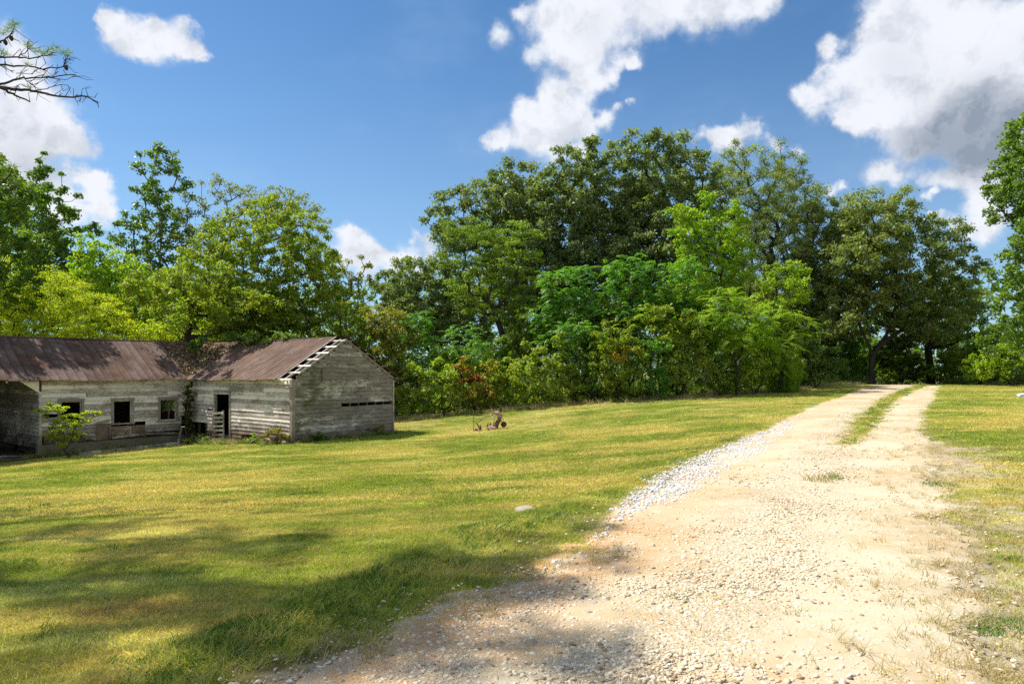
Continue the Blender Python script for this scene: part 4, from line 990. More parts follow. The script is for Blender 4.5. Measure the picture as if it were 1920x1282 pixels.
shrub('golden-leaved shrub between the green shrub and the tall weed', 35.6, 1415, [(1400,640,22),(1430,650,24),(1410,680,26),(1440,690,22),(1415,715,22)], 'bright', 50, .12)
shrub('dark low shrub beyond the tall weed, by the far lawn', 41, 1530, [(1510,660,26),(1540,670,26),(1520,695,24),(1550,700,20),(1570,690,18),(1500,705,18)], 'dark', 51)
shrub('shaded bluish shrub left of the forked oak trunk', 50, 1585, [(1560,680,24),(1590,675,24),(1575,700,18),(1605,695,20),(1600,650,20)], 'teal', 52)
shrub('sunlit yellow-green shrub behind the forked trunk', 53, 1640, [(1610,660,20),(1590,640,22),(1650,670,20),(1630,690,20),(1665,695,18),(1620,640,18),(1560,640,20)], 'bright', 53)
shrub('dark green shrub between the two trunks beyond the crest', 50, 1690, [(1680,680,22),(1710,670,22),(1690,700,18),(1720,700,18),(1675,650,20),(1700,645,20)], 'dark', 54)
shrub('leafy shrub just beyond the crest where the drive drops away', 56, 1668, [(1650,700,16),(1668,690,20),(1685,702,16),(1660,712,14),(1678,714,14)], 'scrub', 66)
shrub('low dark shrub under the leaning tree', 49, 1780, [(1760,690,20),(1790,680,24),(1815,690,20),(1770,705,14),(1800,705,14),(1830,670,20),(1745,705,12)], 'scrub', 55)
shrub('green shrub at the foot of the tall tree on the right', 44, 1835, [(1820,660,22),(1845,650,24),(1830,690,22),(1860,700,18),(1875,670,20)], 'gum', 56)
shrub('mid-green bush filling the thicket behind the dark red patch', 35.2, 1130, [(1100,610,26),(1135,600,24),(1170,605,26),(1110,650,30),(1150,640,30),(1190,600,22),(1130,570,16)], 'lace', 57, per=70)
shrub('yellow-green bush high in the middle of the thicket', 35.6, 1240, [(1215,570,24),(1250,560,22),(1230,600,28),(1265,590,26),(1200,610,22),(1290,575,20)], 'bright', 58, per=70)
shrub('bright bush below the young tree, behind the rusty seed heads', 35.8, 1340, [(1310,580,24),(1345,600,26),(1300,620,28),(1370,620,28),(1335,640,28),(1400,600,20),(1390,650,26)], 'bright', 59, per=70)
shrub('leafy olive bush rising behind the low saplings', 36.6, 990, [(960,640,26),(990,630,26),(1010,650,28),(975,670,28),(1030,640,22),(1000,690,26),(940,670,22)], 'lace', 61, per=66)
shrub('light green bush behind the orange-red flushed shrub', 35.6, 870, [(850,690,24),(880,690,22),(910,685,22),(940,700,24),(830,700,22),(860,720,24)], 'bright', 62, per=66)
shrub('tall bright bush at the right tip behind the tall weed', 37.5, 1465, [(1440,640,26),(1470,640,24),(1490,660,22),(1450,680,26),(1500,690,18),(1420,630,22)], 'lace', 63, per=66)
# tall feathery weed at the right-hand end of the thicket
def weed():
    g = np.random.default_rng(77); Y = 36.5; bx = (1470 - 960) / F * Y; B = np.array([bx, Y, tz(bx, Y) - .03])
    n = 70; a = g.random(n) * 6.28; r = np.sqrt(g.random(n)) * .75
    st = B + np.c_[np.cos(a) * r, np.sin(a) * r, np.zeros(n)]
    h = g.uniform(1.1, 2.05, n); lean = np.c_[np.cos(a) * r * .45, np.sin(a) * r * .45, h]
    P, T, Nn = [], [], []
    for k in range(26):
        t = (k + 4) / 30; P.append(np.repeat(st + lean * t, 3, 0)); m = n * 3
        dd = unit(np.c_[g.normal(size=(m, 2)), np.full(m, 1.1)]); T.append(dd); Nn.append(rdir(m, g))
    P = np.concatenate(P); T = np.concatenate(T); Nn = np.concatenate(Nn); P = P + T * .09
    v, f = leaf_quads(P, T, Nn, np.full(len(P), .2), np.full(len(P), .035))
    root = thing('tall_weed', 'bright green clump of tall feathery weeds at the right tip of the thicket', 'weed', tuple(B))
    link('foliage', new_mesh('foliage', v - B, f, LM['bright'], False, {'tone': ('FACE', np.clip(g.random(len(f)) * .6 + .2, 0, .93))}), root)
    v, f = tubes(st, st + lean, np.full(n, .012), np.full(n, .004), 4)
    link('stem', new_mesh('stem', v - B, f, LM['scrub'], False, {'tone': ('FACE', np.full(len(f), .4))}), root)
weed()
# far wood that closes the view all round, one mass
def far_wood():
    g = np.random.default_rng(5); cl = []
    for k in range(1500):
        a = g.uniform(0, 2 * math.pi); fr_ = abs((a - math.pi / 2 + math.pi) % (2 * math.pi) - math.pi) < .85
        r = g.uniform(66, 84)
        top = (8.5 + 3.0 * vn(np.array([a * 9]), np.array([3.]))[0]) if fr_ else 11 + 5 * vn(np.array([a * 7]), np.array([1.]))[0]
        cl.append((r * math.cos(a), r * math.sin(a), g.uniform(0, top)))
    cl = np.array(cl)
    v, f, t = crown_leaves(cl, g, 2.3, 60, .62, .5, True)
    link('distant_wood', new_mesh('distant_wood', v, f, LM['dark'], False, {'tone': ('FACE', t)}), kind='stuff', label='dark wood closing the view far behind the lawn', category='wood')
far_wood()
# undergrowth: leafy ground layer at the foot of the trees, uncountable
def under():
    g = np.random.default_rng(6); xs = g.uniform(-42, 48, 6500)
    ys_ = np.interp(xs, SH[:, 0], SH[:, 1], left=34, right=45) + 1.6 + g.random(len(xs)) ** 1.3 * 16
    lf = ~((np.abs(xs - (ln(LE, ys_) + 1.8)) < 2.6))
    ins = ((np.c_[xs, ys_] - C0) @ U, (np.c_[xs, ys_] - C0) @ Wd)
    lf &= ~((ins[0] > -14) & (ins[0] < 5.4) & (ins[1] > -1) & (ins[1] < 13.2))
    xs = xs[lf]; ys_ = ys_[lf]
    dep = ys_ - np.interp(xs, SH[:, 0], SH[:, 1], left=34, right=45)
    z = terr(xs, ys_) + g.random(len(xs)) ** 1.3 * np.clip(dep * .6 - 1.4, .35, 3.6)
    cl = np.c_[xs, ys_, z]
    v, f, t = crown_leaves(cl, g, .5, 26, .17, .11, True, flat=.8)
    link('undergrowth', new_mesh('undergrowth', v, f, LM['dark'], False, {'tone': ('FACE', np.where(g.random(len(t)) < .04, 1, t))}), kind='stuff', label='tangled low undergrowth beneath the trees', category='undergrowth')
under()
print('plant tris', TRI[0])
# ================================================================== scattered stuff (grass, gravel)
def scatter(name, pts, scl, rot, idx, variants, label, cat):
    me = bpy.data.meshes.new(name); n = len(pts)
    me.vertices.add(n); me.vertices.foreach_set('co', np.asarray(pts, np.float32).ravel())
    a = me.attributes.new('sc', 'FLOAT', 'POINT'); a.data.foreach_set('value', np.asarray(scl, np.float32))
    a = me.attributes.new('rt', 'FLOAT_VECTOR', 'POINT'); a.data.foreach_set('vector', np.asarray(rot, np.float32).ravel())
    a = me.attributes.new('ix', 'INT', 'POINT'); a.data.foreach_set('value', np.asarray(idx, np.int32))
    o = link(name, me, kind='stuff', label=label, category=cat)
    ng = bpy.data.node_groups.new(name, 'GeometryNodeTree')
    ng.interface.new_socket('Geometry', in_out='INPUT', socket_type='NodeSocketGeometry')
    ng.interface.new_socket('Geometry', in_out='OUTPUT', socket_type='NodeSocketGeometry')
    q = NT(ng)
    gi = q.n('NodeGroupInput'); go = q.n('NodeGroupOutput')
    jn = q.n('GeometryNodeJoinGeometry')
    for v in reversed(variants):
        oi = q.n('GeometryNodeObjectInfo'); oi.inputs['Object'].default_value = v; oi.inputs['As Instance'].default_value = True
        ng.links.new(oi.outputs['Geometry'], jn.inputs[0])
    def at(nm, dt):
        return q.n('GeometryNodeInputNamedAttribute', {'Name': nm}, data_type=dt).outputs['Attribute']
    ip = q.n('GeometryNodeInstanceOnPoints', {'Points': gi.outputs[0], 'Instance': jn.outputs[0], 'Pick Instance': True, 'Instance Index': at('ix', 'INT'),
             'Rotation': at('rt', 'FLOAT_VECTOR'), 'Scale': at('sc', 'FLOAT')})
    ng.links.new(ip.outputs[0], go.inputs[0])
    md = o.modifiers.new('scatter', 'NODES'); md.node_group = ng
    return o

m_blade, nt = material('grass_blade')
lc = lawn_colour(nt)
lc = nt.mix(1.0, lc, (2.12, 1.95, 1.72), 'MULTIPLY')
ri = nt.n('ShaderNodeObjectInfo').outputs['Random']
lc = nt.mix(1.0, lc, nt.mix(ri, (.72, .78, .65), (1.42, 1.32, 1.35)), 'MULTIPLY')
t = nt.attr('tone')
col = nt.mix(nt.mapr(t, .0, .8, smooth=False), nt.mix(1.0, lc, (.55, .72, .5), 'MULTIPLY'), nt.mix(1.0, lc, (1.35, 1.35, 1.15), 'MULTIPLY'))
col = nt.mix(nt.mapr(t, .85, .86), col, (.62, .50, .22))
finish(nt, col, .55, .3, transl=.38)
m_lush, nt = material('lush_grass')
t = nt.attr('tone')
finish(nt, nt.mix(t, (.085, .18, .018), (.21, .36, .04)), .5, .35, transl=.38)
m_dry, nt = material('dry_grass')
t = nt.attr('tone')
finish(nt, nt.mix(t, (.30, .27, .08), (.68, .55, .27)), .6, .3, transl=.35)

def tuft(name, n, h, rad, w, mat, seed, lean=.5, dry=.1):
    g = np.random.default_rng(seed)
    a = g.random(n) * 6.283; r = np.sqrt(g.random(n)) * rad
    p = np.c_[np.cos(a) * r, np.sin(a) * r, np.full(n, -.012)]
    hh = h * g.uniform(.45, 1.1, n); la = g.random(n) * 6.283; lm = g.uniform(.1, 1, n) * lean
    d = np.c_[np.cos(la) * lm, np.sin(la) * lm, np.ones(n)]
    s = np.c_[-np.sin(la + 1), np.cos(la + 1), np.zeros(n)] * (w * g.uniform(.6, 1.2, n))[:, None] * .5
    m1 = p + d * hh[:, None] * .55; tp = p + d * hh[:, None] * np.array([1.5, 1.5, 1.]) * .98
    v = np.stack([p - s, p + s, m1 + s * .8, m1 - s * .8, tp], 1).reshape(-1, 3)
    o = np.arange(n)[:, None] * 5
    f = np.r_[o + [0, 1, 2], o + [0, 2, 3], o + [3, 2, 4]]
    tone = np.where(g.random(n) < dry, .95, g.random(n) * .82); tone = np.tile(tone, 3)
    me = new_mesh(name, v, f, mat, False, {'tone': ('FACE', tone)})
    return bpy.data.objects.new(name, me)
near_v = [tuft('grass_tuft', 24, .034, .07, .0055, m_blade, 10 + k, .8) for k in range(5)]
tall_v = [tuft('grass_tuft', 30, .085, .08, .006, m_blade, 20 + k, .9, .2) for k in range(3)]
far_v = [tuft('grass_tuft', 34, .036, .20, .012, m_blade, 30 + k, .8) for k in range(4)]
lush_v = [tuft('grass_tuft', 34, .07, .075, .010, m_lush, 40 + k, .9, .0) for k in range(3)]
dry_v = [tuft('grass_tuft', 22, .085, .055, .0045, m_dry, 50 + k, 1.2, .3) for k in range(3)]

def sample(n, y0, y1, half, g, pw=1.0):
    y = y0 + (y1 - y0) * g.random(n) ** pw; x = (g.random(n) * 2 - 1) * (y * half + 1.0); return x, y
def barnmask(x, y, m=.15):
    a = (np.c_[x, y] - C0) @ U; b = (np.c_[x, y] - C0) @ Wd
    return ((a > -m) & (a < WID + m) & (b > -m)) | ((b > LY - m - .1) & (a < 5) & (a > -16))
def put(name, n, y0, y1, half, variants, prob, smin, smax, seed, label, cat, pw=1.0, tilt=.12, dz=0):
    g = np.random.default_rng(seed); x, y = sample(n, y0, y1, half, g, pw)
    keep = (g.random(n) < prob(x, y)) & ~barnmask(x, y); x = x[keep]; y = y[keep]; n = len(x)
    z = zg(x, y) + dz
    sc_ = g.uniform(smin, smax, n)
    rt = np.c_[g.normal(size=(n, 2)) * tilt, g.random(n) * 6.283]
    print(name, n)
    return scatter(name, np.c_[x, y, z], sc_, rt, g.integers(0, len(variants), n), variants, label, cat)
edge = lambda x, y: roadm(x, y) + (fbm(x, y, 1.3) - .5) * 1.1 + (fbm(x + 5, y, 5) - .5) * .5
right = lambda x, y: np.clip((x - redge(y)) / 2.6, 0, 1)          # thin growth beside the drive on the right
def lawnp(x, y):
    e = edge(x, y); p = np.clip(-e * 2.2 + .1, 0, 1)
    rs = (x > redge(y) - .2) & (y < 13)
    p = np.where(rs, p * (.10 + .9 * np.clip(right(x, y) * 1.5 + (fbm(x, y, .9) - .62) * 2.4, 0, 1)), p)
    p = p * np.where((vergem(x, y) > .2) & (y > 5), .03, 1)
    sh = np.interp(x, SH[:, 0], SH[:, 1], left=34, right=45)
    return p * (y < sh + .6)
put('lawn_grass', 190000, 2.3, 9.5, .98, near_v, lambda x, y: lawnp(x, y) * .93, .7, 1.3, 1, 'short mown grass of the near lawn', 'grass', 1.0)
put('lawn_grass', 105000, 9.2, 21, .86, far_v, lambda x, y: lawnp(x, y), .55, 1.0, 2, 'mown grass across the middle of the lawn', 'grass', 1.0)
put('lawn_grass', 90000, 20.5, 46, .84, far_v, lambda x, y: lawnp(x, y), .7, 1.25, 3, 'mown grass at the far side of the lawn', 'grass', 1.0)
bkd = lambda x, y: (x - ln(BK, y)) * .86
put('coarse_grass', 60000, 2.4, 20, .95, tall_v, lambda x, y: lawnp(x, y) * np.clip(np.exp(-((bkd(x, y) - .25) / .35) ** 2) + .10 * (fbm(x, y, .8) > .58), 0, 1) * .8, .6, 1.25, 4, 'longer coarse grass along the edge of the drive', 'grass', 1.15)
put('clover_patch', 42000, 2.4, 18, .95, lush_v, lambda x, y: lawnp(x, y) * np.clip(np.exp(-((bkd(x, y) - .28) / .26) ** 2) * (fbm(x, y, .7) * 2.6 - .6) * 1.7 + (fbm(x + 50, y + 8, .55) > .70) * .25, 0, 1), .5, 1.05, 5, 'patches of dark lush clover along the bank of the drive', 'clover', 1.15)
put('dry_grass', 26000, 2.4, 20, .95, dry_v, lambda x, y: np.clip(.85 - np.abs(edge(x, y)) * 1.9, 0, 1) * .55 * (vergem(x, y) < .3) + .16 * ((x > redge(y) - .9) & (x < redge(y) + 2.2) & (y < 13)) * (fbm(x, y, 1.4) > .45), .6, 1.3, 6, 'straw-coloured grass thinning out onto the bare drive', 'grass', 1.2)
def stripp(x, y):
    w = np.interp(y, [9, 11.5, 14, 18, 30, 44], [.1, .2, .27, .40, .45, .5])
    d = np.abs(x - ln(ME, y)) * .86 / w + (fbm(x, y, 1.6) - .5) * 1.3
    return np.clip(1.25 - d, 0, 1) * (fbm(x, y, 1.1) > np.interp(y, [10, 16, 22], [.62, .45, .2])) * .8
put('median_grass', 60000, 10, 46, .8, tall_v + lush_v[:1], stripp, .6, 1.4, 7, 'grass strip growing between the two wheel ruts', 'grass', 1.0)

shl = lambda x: np.interp(x, SH[:, 0], SH[:, 1], left=34, right=45)
dead_v = [tuft('grass_tuft', 26, .30, .16, .016, m_dry, 80 + k, 1.1, .3) for k in range(3)]
put('dead_grass', 60000, 29, 47, .84, dead_v, lambda x, y: np.exp(-((y - shl(x) + .1) / .55) ** 2) * np.clip(fbm(x, y, .5) * 2.6 - .8, 0, 1) * (roadm(x, y) < -.8) * .8, .4, 1.2, 8, 'dead straw-coloured grass along the foot of the thicket', 'grass', 1.0)
# gravel
m_peb, nt = material('crushed_stone')
rnd = nt.attr('tone')
r2 = nt.n('ShaderNodeObjectInfo').outputs['Random']
col = nt.mix(r2, (.60, .45, .27), (.78, .70, .55))
col = nt.mix(nt.mapr(nt.math('FRACT', nt.math('MULTIPLY', r2, 13.7)), .80, .9), col, (.38, .27, .17))
col = nt.mix(nt.mapr(nt.math('FRACT', nt.math('MULTIPLY', r2, 29.3)), .93, .96), col, (.22, .18, .15))
finish(nt, col, .9, .15)
m_peb2, nt = material('white_gravel')
r2 = nt.n('ShaderNodeObjectInfo').outputs['Random']
finish(nt, nt.mix(r2, (.50, .48, .46), (.74, .73, .71)), .9, .15)
def pebble(mat, seed, s=1.0):
    g = np.random.default_rng(seed)
    t = (1 + 5 ** .5) / 2
    v = np.array([(-1,t,0),(1,t,0),(-1,-t,0),(1,-t,0),(0,-1,t),(0,1,t),(0,-1,-t),(0,1,-t),(t,0,-1),(t,0,1),(-t,0,-1),(-t,0,1)]) / 1.9
    f = [(0,11,5),(0,5,1),(0,1,7),(0,7,10),(0,10,11),(1,5,9),(5,11,4),(11,10,2),(10,7,6),(7,1,8),(3,9,4),(3,4,2),(3,2,6),(3,6,8),(3,8,9),(4,9,5),(2,4,11),(6,2,10),(8,6,7),(9,8,1)]
    v = v * g.uniform(.55, 1.35, (12, 1)) * np.array([1.2, .85, .6]) * s
    return new_mesh('stone', v, np.array(f), mat)
pv = [bpy.data.objects.new('stone', pebble(m_peb, k)) for k in range(6)]
pw_ = [bpy.data.objects.new('stone', pebble(m_peb2, 20 + k)) for k in range(5)]
def gravp(x, y):
    r_ = roadm(x, y); return gravelly(x, y) * np.clip(r_ * 2 + .5 + (fbm(x, y, 2) - .5) * 1.5, 0, 1)
def putp(name, n, y0, y1, vs, prob, smin, smax, seed, label, half=.9, pw=1.3):
    g = np.random.default_rng(seed); x, y = sample(n, y0, y1, half, g, pw)
    k = g.random(n) < prob(x, y); x = x[k]; y = y[k]; n = len(x); s = smin * (smax / smin) ** (g.random(n) ** 2.2)
    print(name, n)
    return scatter(name, np.c_[x, y, zg(x, y) + .012 + s * .12], s, g.random((n, 3)) * [.5, .5, 6.28], g.integers(0, len(vs), n), vs, label, 'gravel')
putp('gravel', 420000, 2.3, 11, pv, lambda x, y: gravp(x, y) ** 1.2 * .9, .005, .021, 11, 'cream crushed stone bedded in the near part of the drive')
putp('gravel', 90000, 10, 30, pv, lambda x, y: gravp(x, y) ** 1.3 * .7, .014, .030, 12, 'cream crushed stone bedded in the far part of the drive', .85, 1.1)
putp('gravel', 60000, 2.3, 11, pv, lambda x, y: np.clip(.3 - np.abs(roadm(x, y)) * .25, 0, .3) * .5 + .06 * (roadm(x, y) > -.25) , .006, .022, 13, 'loose pebbles strewn over the bare dirt and its edges')
putp('gravel_verge', 150000, 5, 23, pw_, lambda x, y: np.clip(vergem(x, y) + (fbm(x, y, 2.2) - .5) * 2.2, 0, 1), .012, .032, 14, 'band of clean white gravel along the left edge of the drive', .6, 1.1)

#@@ clover flowers etc left out
# ================================================================== pine out of frame on the left, one bare branch reaching in
def pine():
    g = np.random.default_rng(91); Y = 11.0
    base = np.array([-13.2, 10.2, tz(-13.2, 10.2) - .05])
    tgt = [(100,1010),(250,1025),(400,1045),(510,1005),(100,1085),(290,1100),(430,1110),(200,1160),(50,1190),(340,1190),(60,965),(330,985),
           (600,1185),(640,1165),(700,1145),(740,1125),(800,1110),(850,1085),(880,1070),(950,1040),(1000,1020),(780,1150),(860,1120),(940,1080),(520,1240),(640,1230),(700,1278),(1120,1278)]
    ts = np.array([to_sun.x, to_sun.y, to_sun.z]); cl = []
    for k, (px, py) in enumerate(tgt):
        q = G(px, py); h = 9.2 + 3.5 * ((k * .618) % 1) + (2.0 if px > 600 else 0)
        c = q + ts / ts[2] * h
        lo = px > 880
        for j in range(3 if lo else 5):
            cl.append(c + g.normal(size=3) * np.array([.5, .5, .4]))
    for j in range(70): cl.append(np.array([-13.2, 10.2, 8]) + g.normal(size=3) * np.array([1.6, 1.6, 3.0]))
    cl = np.array(cl)
    sx = 960 + F * cl[:, 0] / cl[:, 1]; sy = HOR - F * (cl[:, 2] - CAMH) / cl[:, 1]
    cl = cl[(sx < -90) | (sy < -90)]
    trunk = [base + [0, 0, 3], base + [.1, .1, 6], base + [.1, .1, 9], base + [0, 0, 12]]
    P0, P1, R0, R1 = skeleton(base, cl, g, .012, .24, trunk=trunk)
    # the visible limbs, drawn in their own plane with some depth
    limbs = [([(-330,205),(-120,178),(0,164),(30,168),(58,171),(89,177),(122,182),(164,182),(182,192)], .034, .3),
             ([(-100,150),(0,165),(26,178),(60,194)], .028, .0), ([(-100,172),(0,158),(28,150),(47,148),(94,146),(140,140)], .022, -.4),
             ([(-120,150),(0,122),(35,124),(82,130),(118,126),(128,104)], .020, .5), ([(-120,150),(0,108),(35,109),(70,109),(98,98)], .018, -.3),
             ([(-100,120),(0,78),(19,66),(28,49)], .016, .2), ([(58,171),(90,165),(128,158)], .009, .4), ([(94,146),(120,150),(140,140)], .006, -.4), ([(0,123),(30,138),(60,140),(88,118)], .008, .2),
             ([(122,182),(145,180),(176,182)], .006, .3), ([(47,148),(60,160),(100,143)], .007, -.2), ([(35,109),(50,96),(56,92)], .007, -.2), ([(118,126),(120,112),(119,104)], .006, .5), ([(-60,340),(0,345),(24,322)], .018, 0.), ([(-60,360),(0,372),(30,350)], .014, .3)]
    e0, e1, q0, q1 = [], [], [], []
    tips = []
    for pts, r0, dy in limbs:
        pp = [W(a, b, Y + dy + .25 * math.sin(a * .02)) for a, b in pts]
        for k in range(len(pp) - 1):
            ra = r0 * (1 - .8 * k / len(pp)); rb_ = r0 * (1 - .8 * (k + 1) / len(pp))
            N_ = 3
            prev = pp[k]
            for j in range(1, N_ + 1):
                c = pp[k] + (pp[k + 1] - pp[k]) * j / N_ + g.normal(size=3) * .012
                e0.append(prev); e1.append(c); q0.append(ra + (rb_ - ra) * (j - 1) / N_); q1.append(ra + (rb_ - ra) * j / N_)
                if c[0] / c[1] > -.76:
                    for _ in range(2):
                        if g.random() < .42:
                            tw = c + np.array([g.uniform(-.05, .15), g.uniform(-.12, .12), g.uniform(-.17, .19)])
                            e0.append(c); e1.append(tw); q0.append(.006); q1.append(.003)
                            if g.random() < .5:
                                t2 = tw + np.array([g.uniform(0, .14), g.uniform(-.1, .1), g.uniform(-.1, .1)]); e0.append(tw); e1.append(t2); q0.append(.004); q1.append(.0022)
                prev = c
    # join the limbs to the trunk
    for z0, pts in ((6.2, (-330, 205)), (6.6, (-120, 150)), (7.0, (-100, 120)), (6.4, (-100, 172)), (4.6, (-60, 340))):
        a = base + np.array([0, 0, z0 - base[2]]); b = W(*pts, Y); e0.append(a); e1.append(b); q0.append(.05); q1.append(.03)
    P0 = np.vstack([P0, e0]); P1 = np.vstack([P1, e1]); R0 = np.r_[R0, q0]; R1 = np.r_[R1, q1]
    root = thing('pine_tree', 'pine at the upper left edge, thin dead branches and needle tufts with small cones', 'tree', tuple(base))
    v, f = tubes(P0, P1, R0, R1, 5); link('trunk', new_mesh('trunk', v - base, f, m_bark, True), root)
    # needles: tufts of long thin blades
    tuf = [(56,90),(50,86),(98,94),(92,98),(77,102),(70,98),(105,92),(25,50),(30,47),(20,55),(6,66),(12,60),(119,103),(130,100),(53,125),(52,165),(2,100),(12,104),(84,104),(98,106),(24,313),(5,300),(12,335),(30,345),(0,318),(18,328),(-5,350)]
    tc = np.array([W(a, b, Y + g.uniform(-.3, .3)) for a, b in tuf])
    N1 = 46; C = np.repeat(tc, N1, 0); d = rdir(len(C), g); d[:, 2] = np.abs(d[:, 2]) * .9 + .1 * d[:, 2]; d = unit(d)
    Ln = g.uniform(.07, .15, len(C)); v1, f1 = leaf_quads(C + d * Ln[:, None] * .5, d, rdir(len(C), g), Ln, np.full(len(C), .005))
    N2 = 120; C = np.repeat(cl, N2, 0); d = rdir(len(C), g)
    v2, f2 = leaf_quads(C + d * .22 * g.random((len(C), 1)) ** .5 + d * .08, d, rdir(len(C), g), np.full(len(C), .26), np.full(len(C), .022))
    v = np.vstack([v1, v2]); f = np.vstack([f1, f2 + len(v1)])
    link('crown', new_mesh('crown', v - base, f, LM['pine'], False, {'tone': ('FACE', g.random(len(f)) * .93)}), root)
    for (a, b) in ((10, 80), (21, 72), (124, 127)):
        c = W(a, b, Y + (.5 if a > 100 else .2)) - base
        mb = MB(); mb.tube([c + [-.01, 0, .045], c + [-.004, 0, .03], c + [0, 0, 0], c + [.008, 0, -.03], c + [.012, 0, -.05]], [.008, .026, .034, .024, .006], 8).build('cone', m_bark, root, smooth=False)
pine()
# ================================================================== small things
m_rust, nt = material('rusty_iron')
P = nt.pos(); b = nt.noise(P, 14, 6, .7)
col = nt.mix(nt.mapr(b, .35, .65), (.055, .030, .022), (.235, .115, .085))
finish(nt, col, .85, .25, b, .6, .01)
m_pink, nt = material('faded_red_iron')
b = nt.noise(nt.pos(), 18, 6, .7)
finish(nt, nt.mix(nt.mapr(b, .35, .65), (.20, .085, .065), (.66, .42, .36)), .75, .3, b, .4, .01)
m_rubber, nt = material('perished_rubber')
finish(nt, (.025, .024, .023), .85, .3, nt.noise(nt.pos(), 30, 4), .4, .01)
m_rock, nt = material('fieldstone')
b = nt.noise(nt.pos(), 9, 6, .7); r2 = nt.n('ShaderNodeObjectInfo').outputs['Random']
finish(nt, nt.mix(b, nt.mix(r2, (.22, .17, .12), (.34, .30, .25)), nt.mix(r2, (.40, .33, .25), (.56, .52, .46))), .92, .15, b, .7, .02)

def machine():
    Y = 26.6; g = G(920, 806); base = np.array([g[0], g[1], g[2]]); Y = g[1]
    def p(px, py, dy=0): return tuple(W(px, py, Y) + np.array([0, dy, 0]) - base)
    r = thing('rusty_cultivator', 'old rusty walk-behind farm implement standing on the lawn before the thicket', 'farm implement', tuple(base))
    MB().tube([p(930,774,.05), p(920,779,.05), p(912,781,.05), p(906,784,.05), p(901,789,.03), p(896,792)], [.014,.014,.014,.013,.013,.012], 7).build('drawbar', m_rust, r, True)
    MB().tube([p(888,768,-.02), p(888.5,786,-.02), p(888,809,-.02)], .011, 6).build('lever', m_rust, r, True)
    MB().tube([p(890,789), p(894,793), p(897,799), p(899,804), p(901,809)], [.012,.022,.024,.022,.012], 6).build('curved_tine', m_rust, r, True)
    for dy in (-.12, .12): MB().tube([p(900,797,dy), p(901,803,dy), p(898,807,dy), p(892,804,dy), p(889,808,dy)], [.02,.05,.052,.045,.02], 6).build('tine', m_rust, r, True)
    MB().tube([p(889,806,-.3), p(889,806,.3)], .016, 6).tube([p(900,806,-.3), p(900,806,.3)], .016, 6).build('cross_axle', m_rust, r, True)
    MB().tube([p(900,807,0), p(915,806,.02), p(938,804,.05)], [.016,.02,.016], 6).build('frame_rail', m_rust, r, True)
    MB().tube([p(919,776,.1), p(925,786,.05), p(928,796,0)], .010, 6).build('handle_rod', m_trim, r, True)
    MB().tube([p(929,775,-.08), p(927,786,-.04), p(924,800,0)], .013, 6).build('handle_rod', m_trim, r, True)
    MB().tube([p(929,773), p(933,774), p(936,777), p(937,781), p(938,785)], [.05,.095,.10,.12,.06], 8).build('engine_cover', m_pink, r)
    MB().tube([p(937,784,-.02), p(933,791,-.01), p(929,800,0), p(927,806,0)], [.085,.085,.10,.07], 8).build('gear_housing', m_rust, r)
    mb = MB(); mb.tube([p(914,801,-.12), p(919,803,-.1), p(925,804,-.08), p(931,803,-.05)], [.05,.10,.11,.07], 8).tube([p(918,794,-.02), p(920,800,-.04), p(921,806,-.05)], [.03,.05,.06], 7)
    mb.build('base_casting', m_pink, r)
    for k, (x0, dy) in enumerate(((915, .1), (920, .16), (934, .1))):
        MB().tube([p(x0,792 if k < 2 else 799,dy), p(x0 - 1,799,dy), p(x0 - 2,807,dy)], [.018,.035,.03], 6).build('tine', m_rust, r, True)
    MB().bar(p(938,786,.06), p(945,796,.06), .03, .025).bar(p(938,786,-.06), p(945,796,-.06), .03, .025).tube([p(937,785,0), p(942,783,0), p(944,788,0)], .012, 6).build('wheel_fork', m_rust, r)
    c = np.array(p(944.6, 795.4)); mb = MB(); R_ = .112
    prof = [(-.032, R_ * .72), (-.036, R_ * .9), (-.02, R_), (.02, R_), (.036, R_ * .9), (.032, R_ * .72)]
    n = 20; vs = []; fs = []
    for j in range(n):
        a = 2 * math.pi * j / n
        for (yy, rr) in prof: vs.append(tuple(c + np.array([math.cos(a) * rr, yy, math.sin(a) * rr])))
    m_ = len(prof)
    for j in range(n):
        for q in range(m_): fs.append((j * m_ + q, j * m_ + (q + 1) % m_, ((j + 1) % n) * m_ + (q + 1) % m_, ((j + 1) % n) * m_ + q))
    wh_ = mb.add(vs, fs).build('wheel', m_rubber, r, True)
    MB().tube([tuple(c + [0, -.02, 0]), tuple(c + [0, .02, 0])], R_ * .74, 16).tube([tuple(c + [0, -.07, 0]), tuple(c + [0, .07, 0])], .02, 8).build('hub', m_rust, wh_)
    MB().tube([p(938,806,-.05), p(941,800,-.05), p(947,803,-.02)], .01, 5).build('stand', m_trim, r, True)
machine()

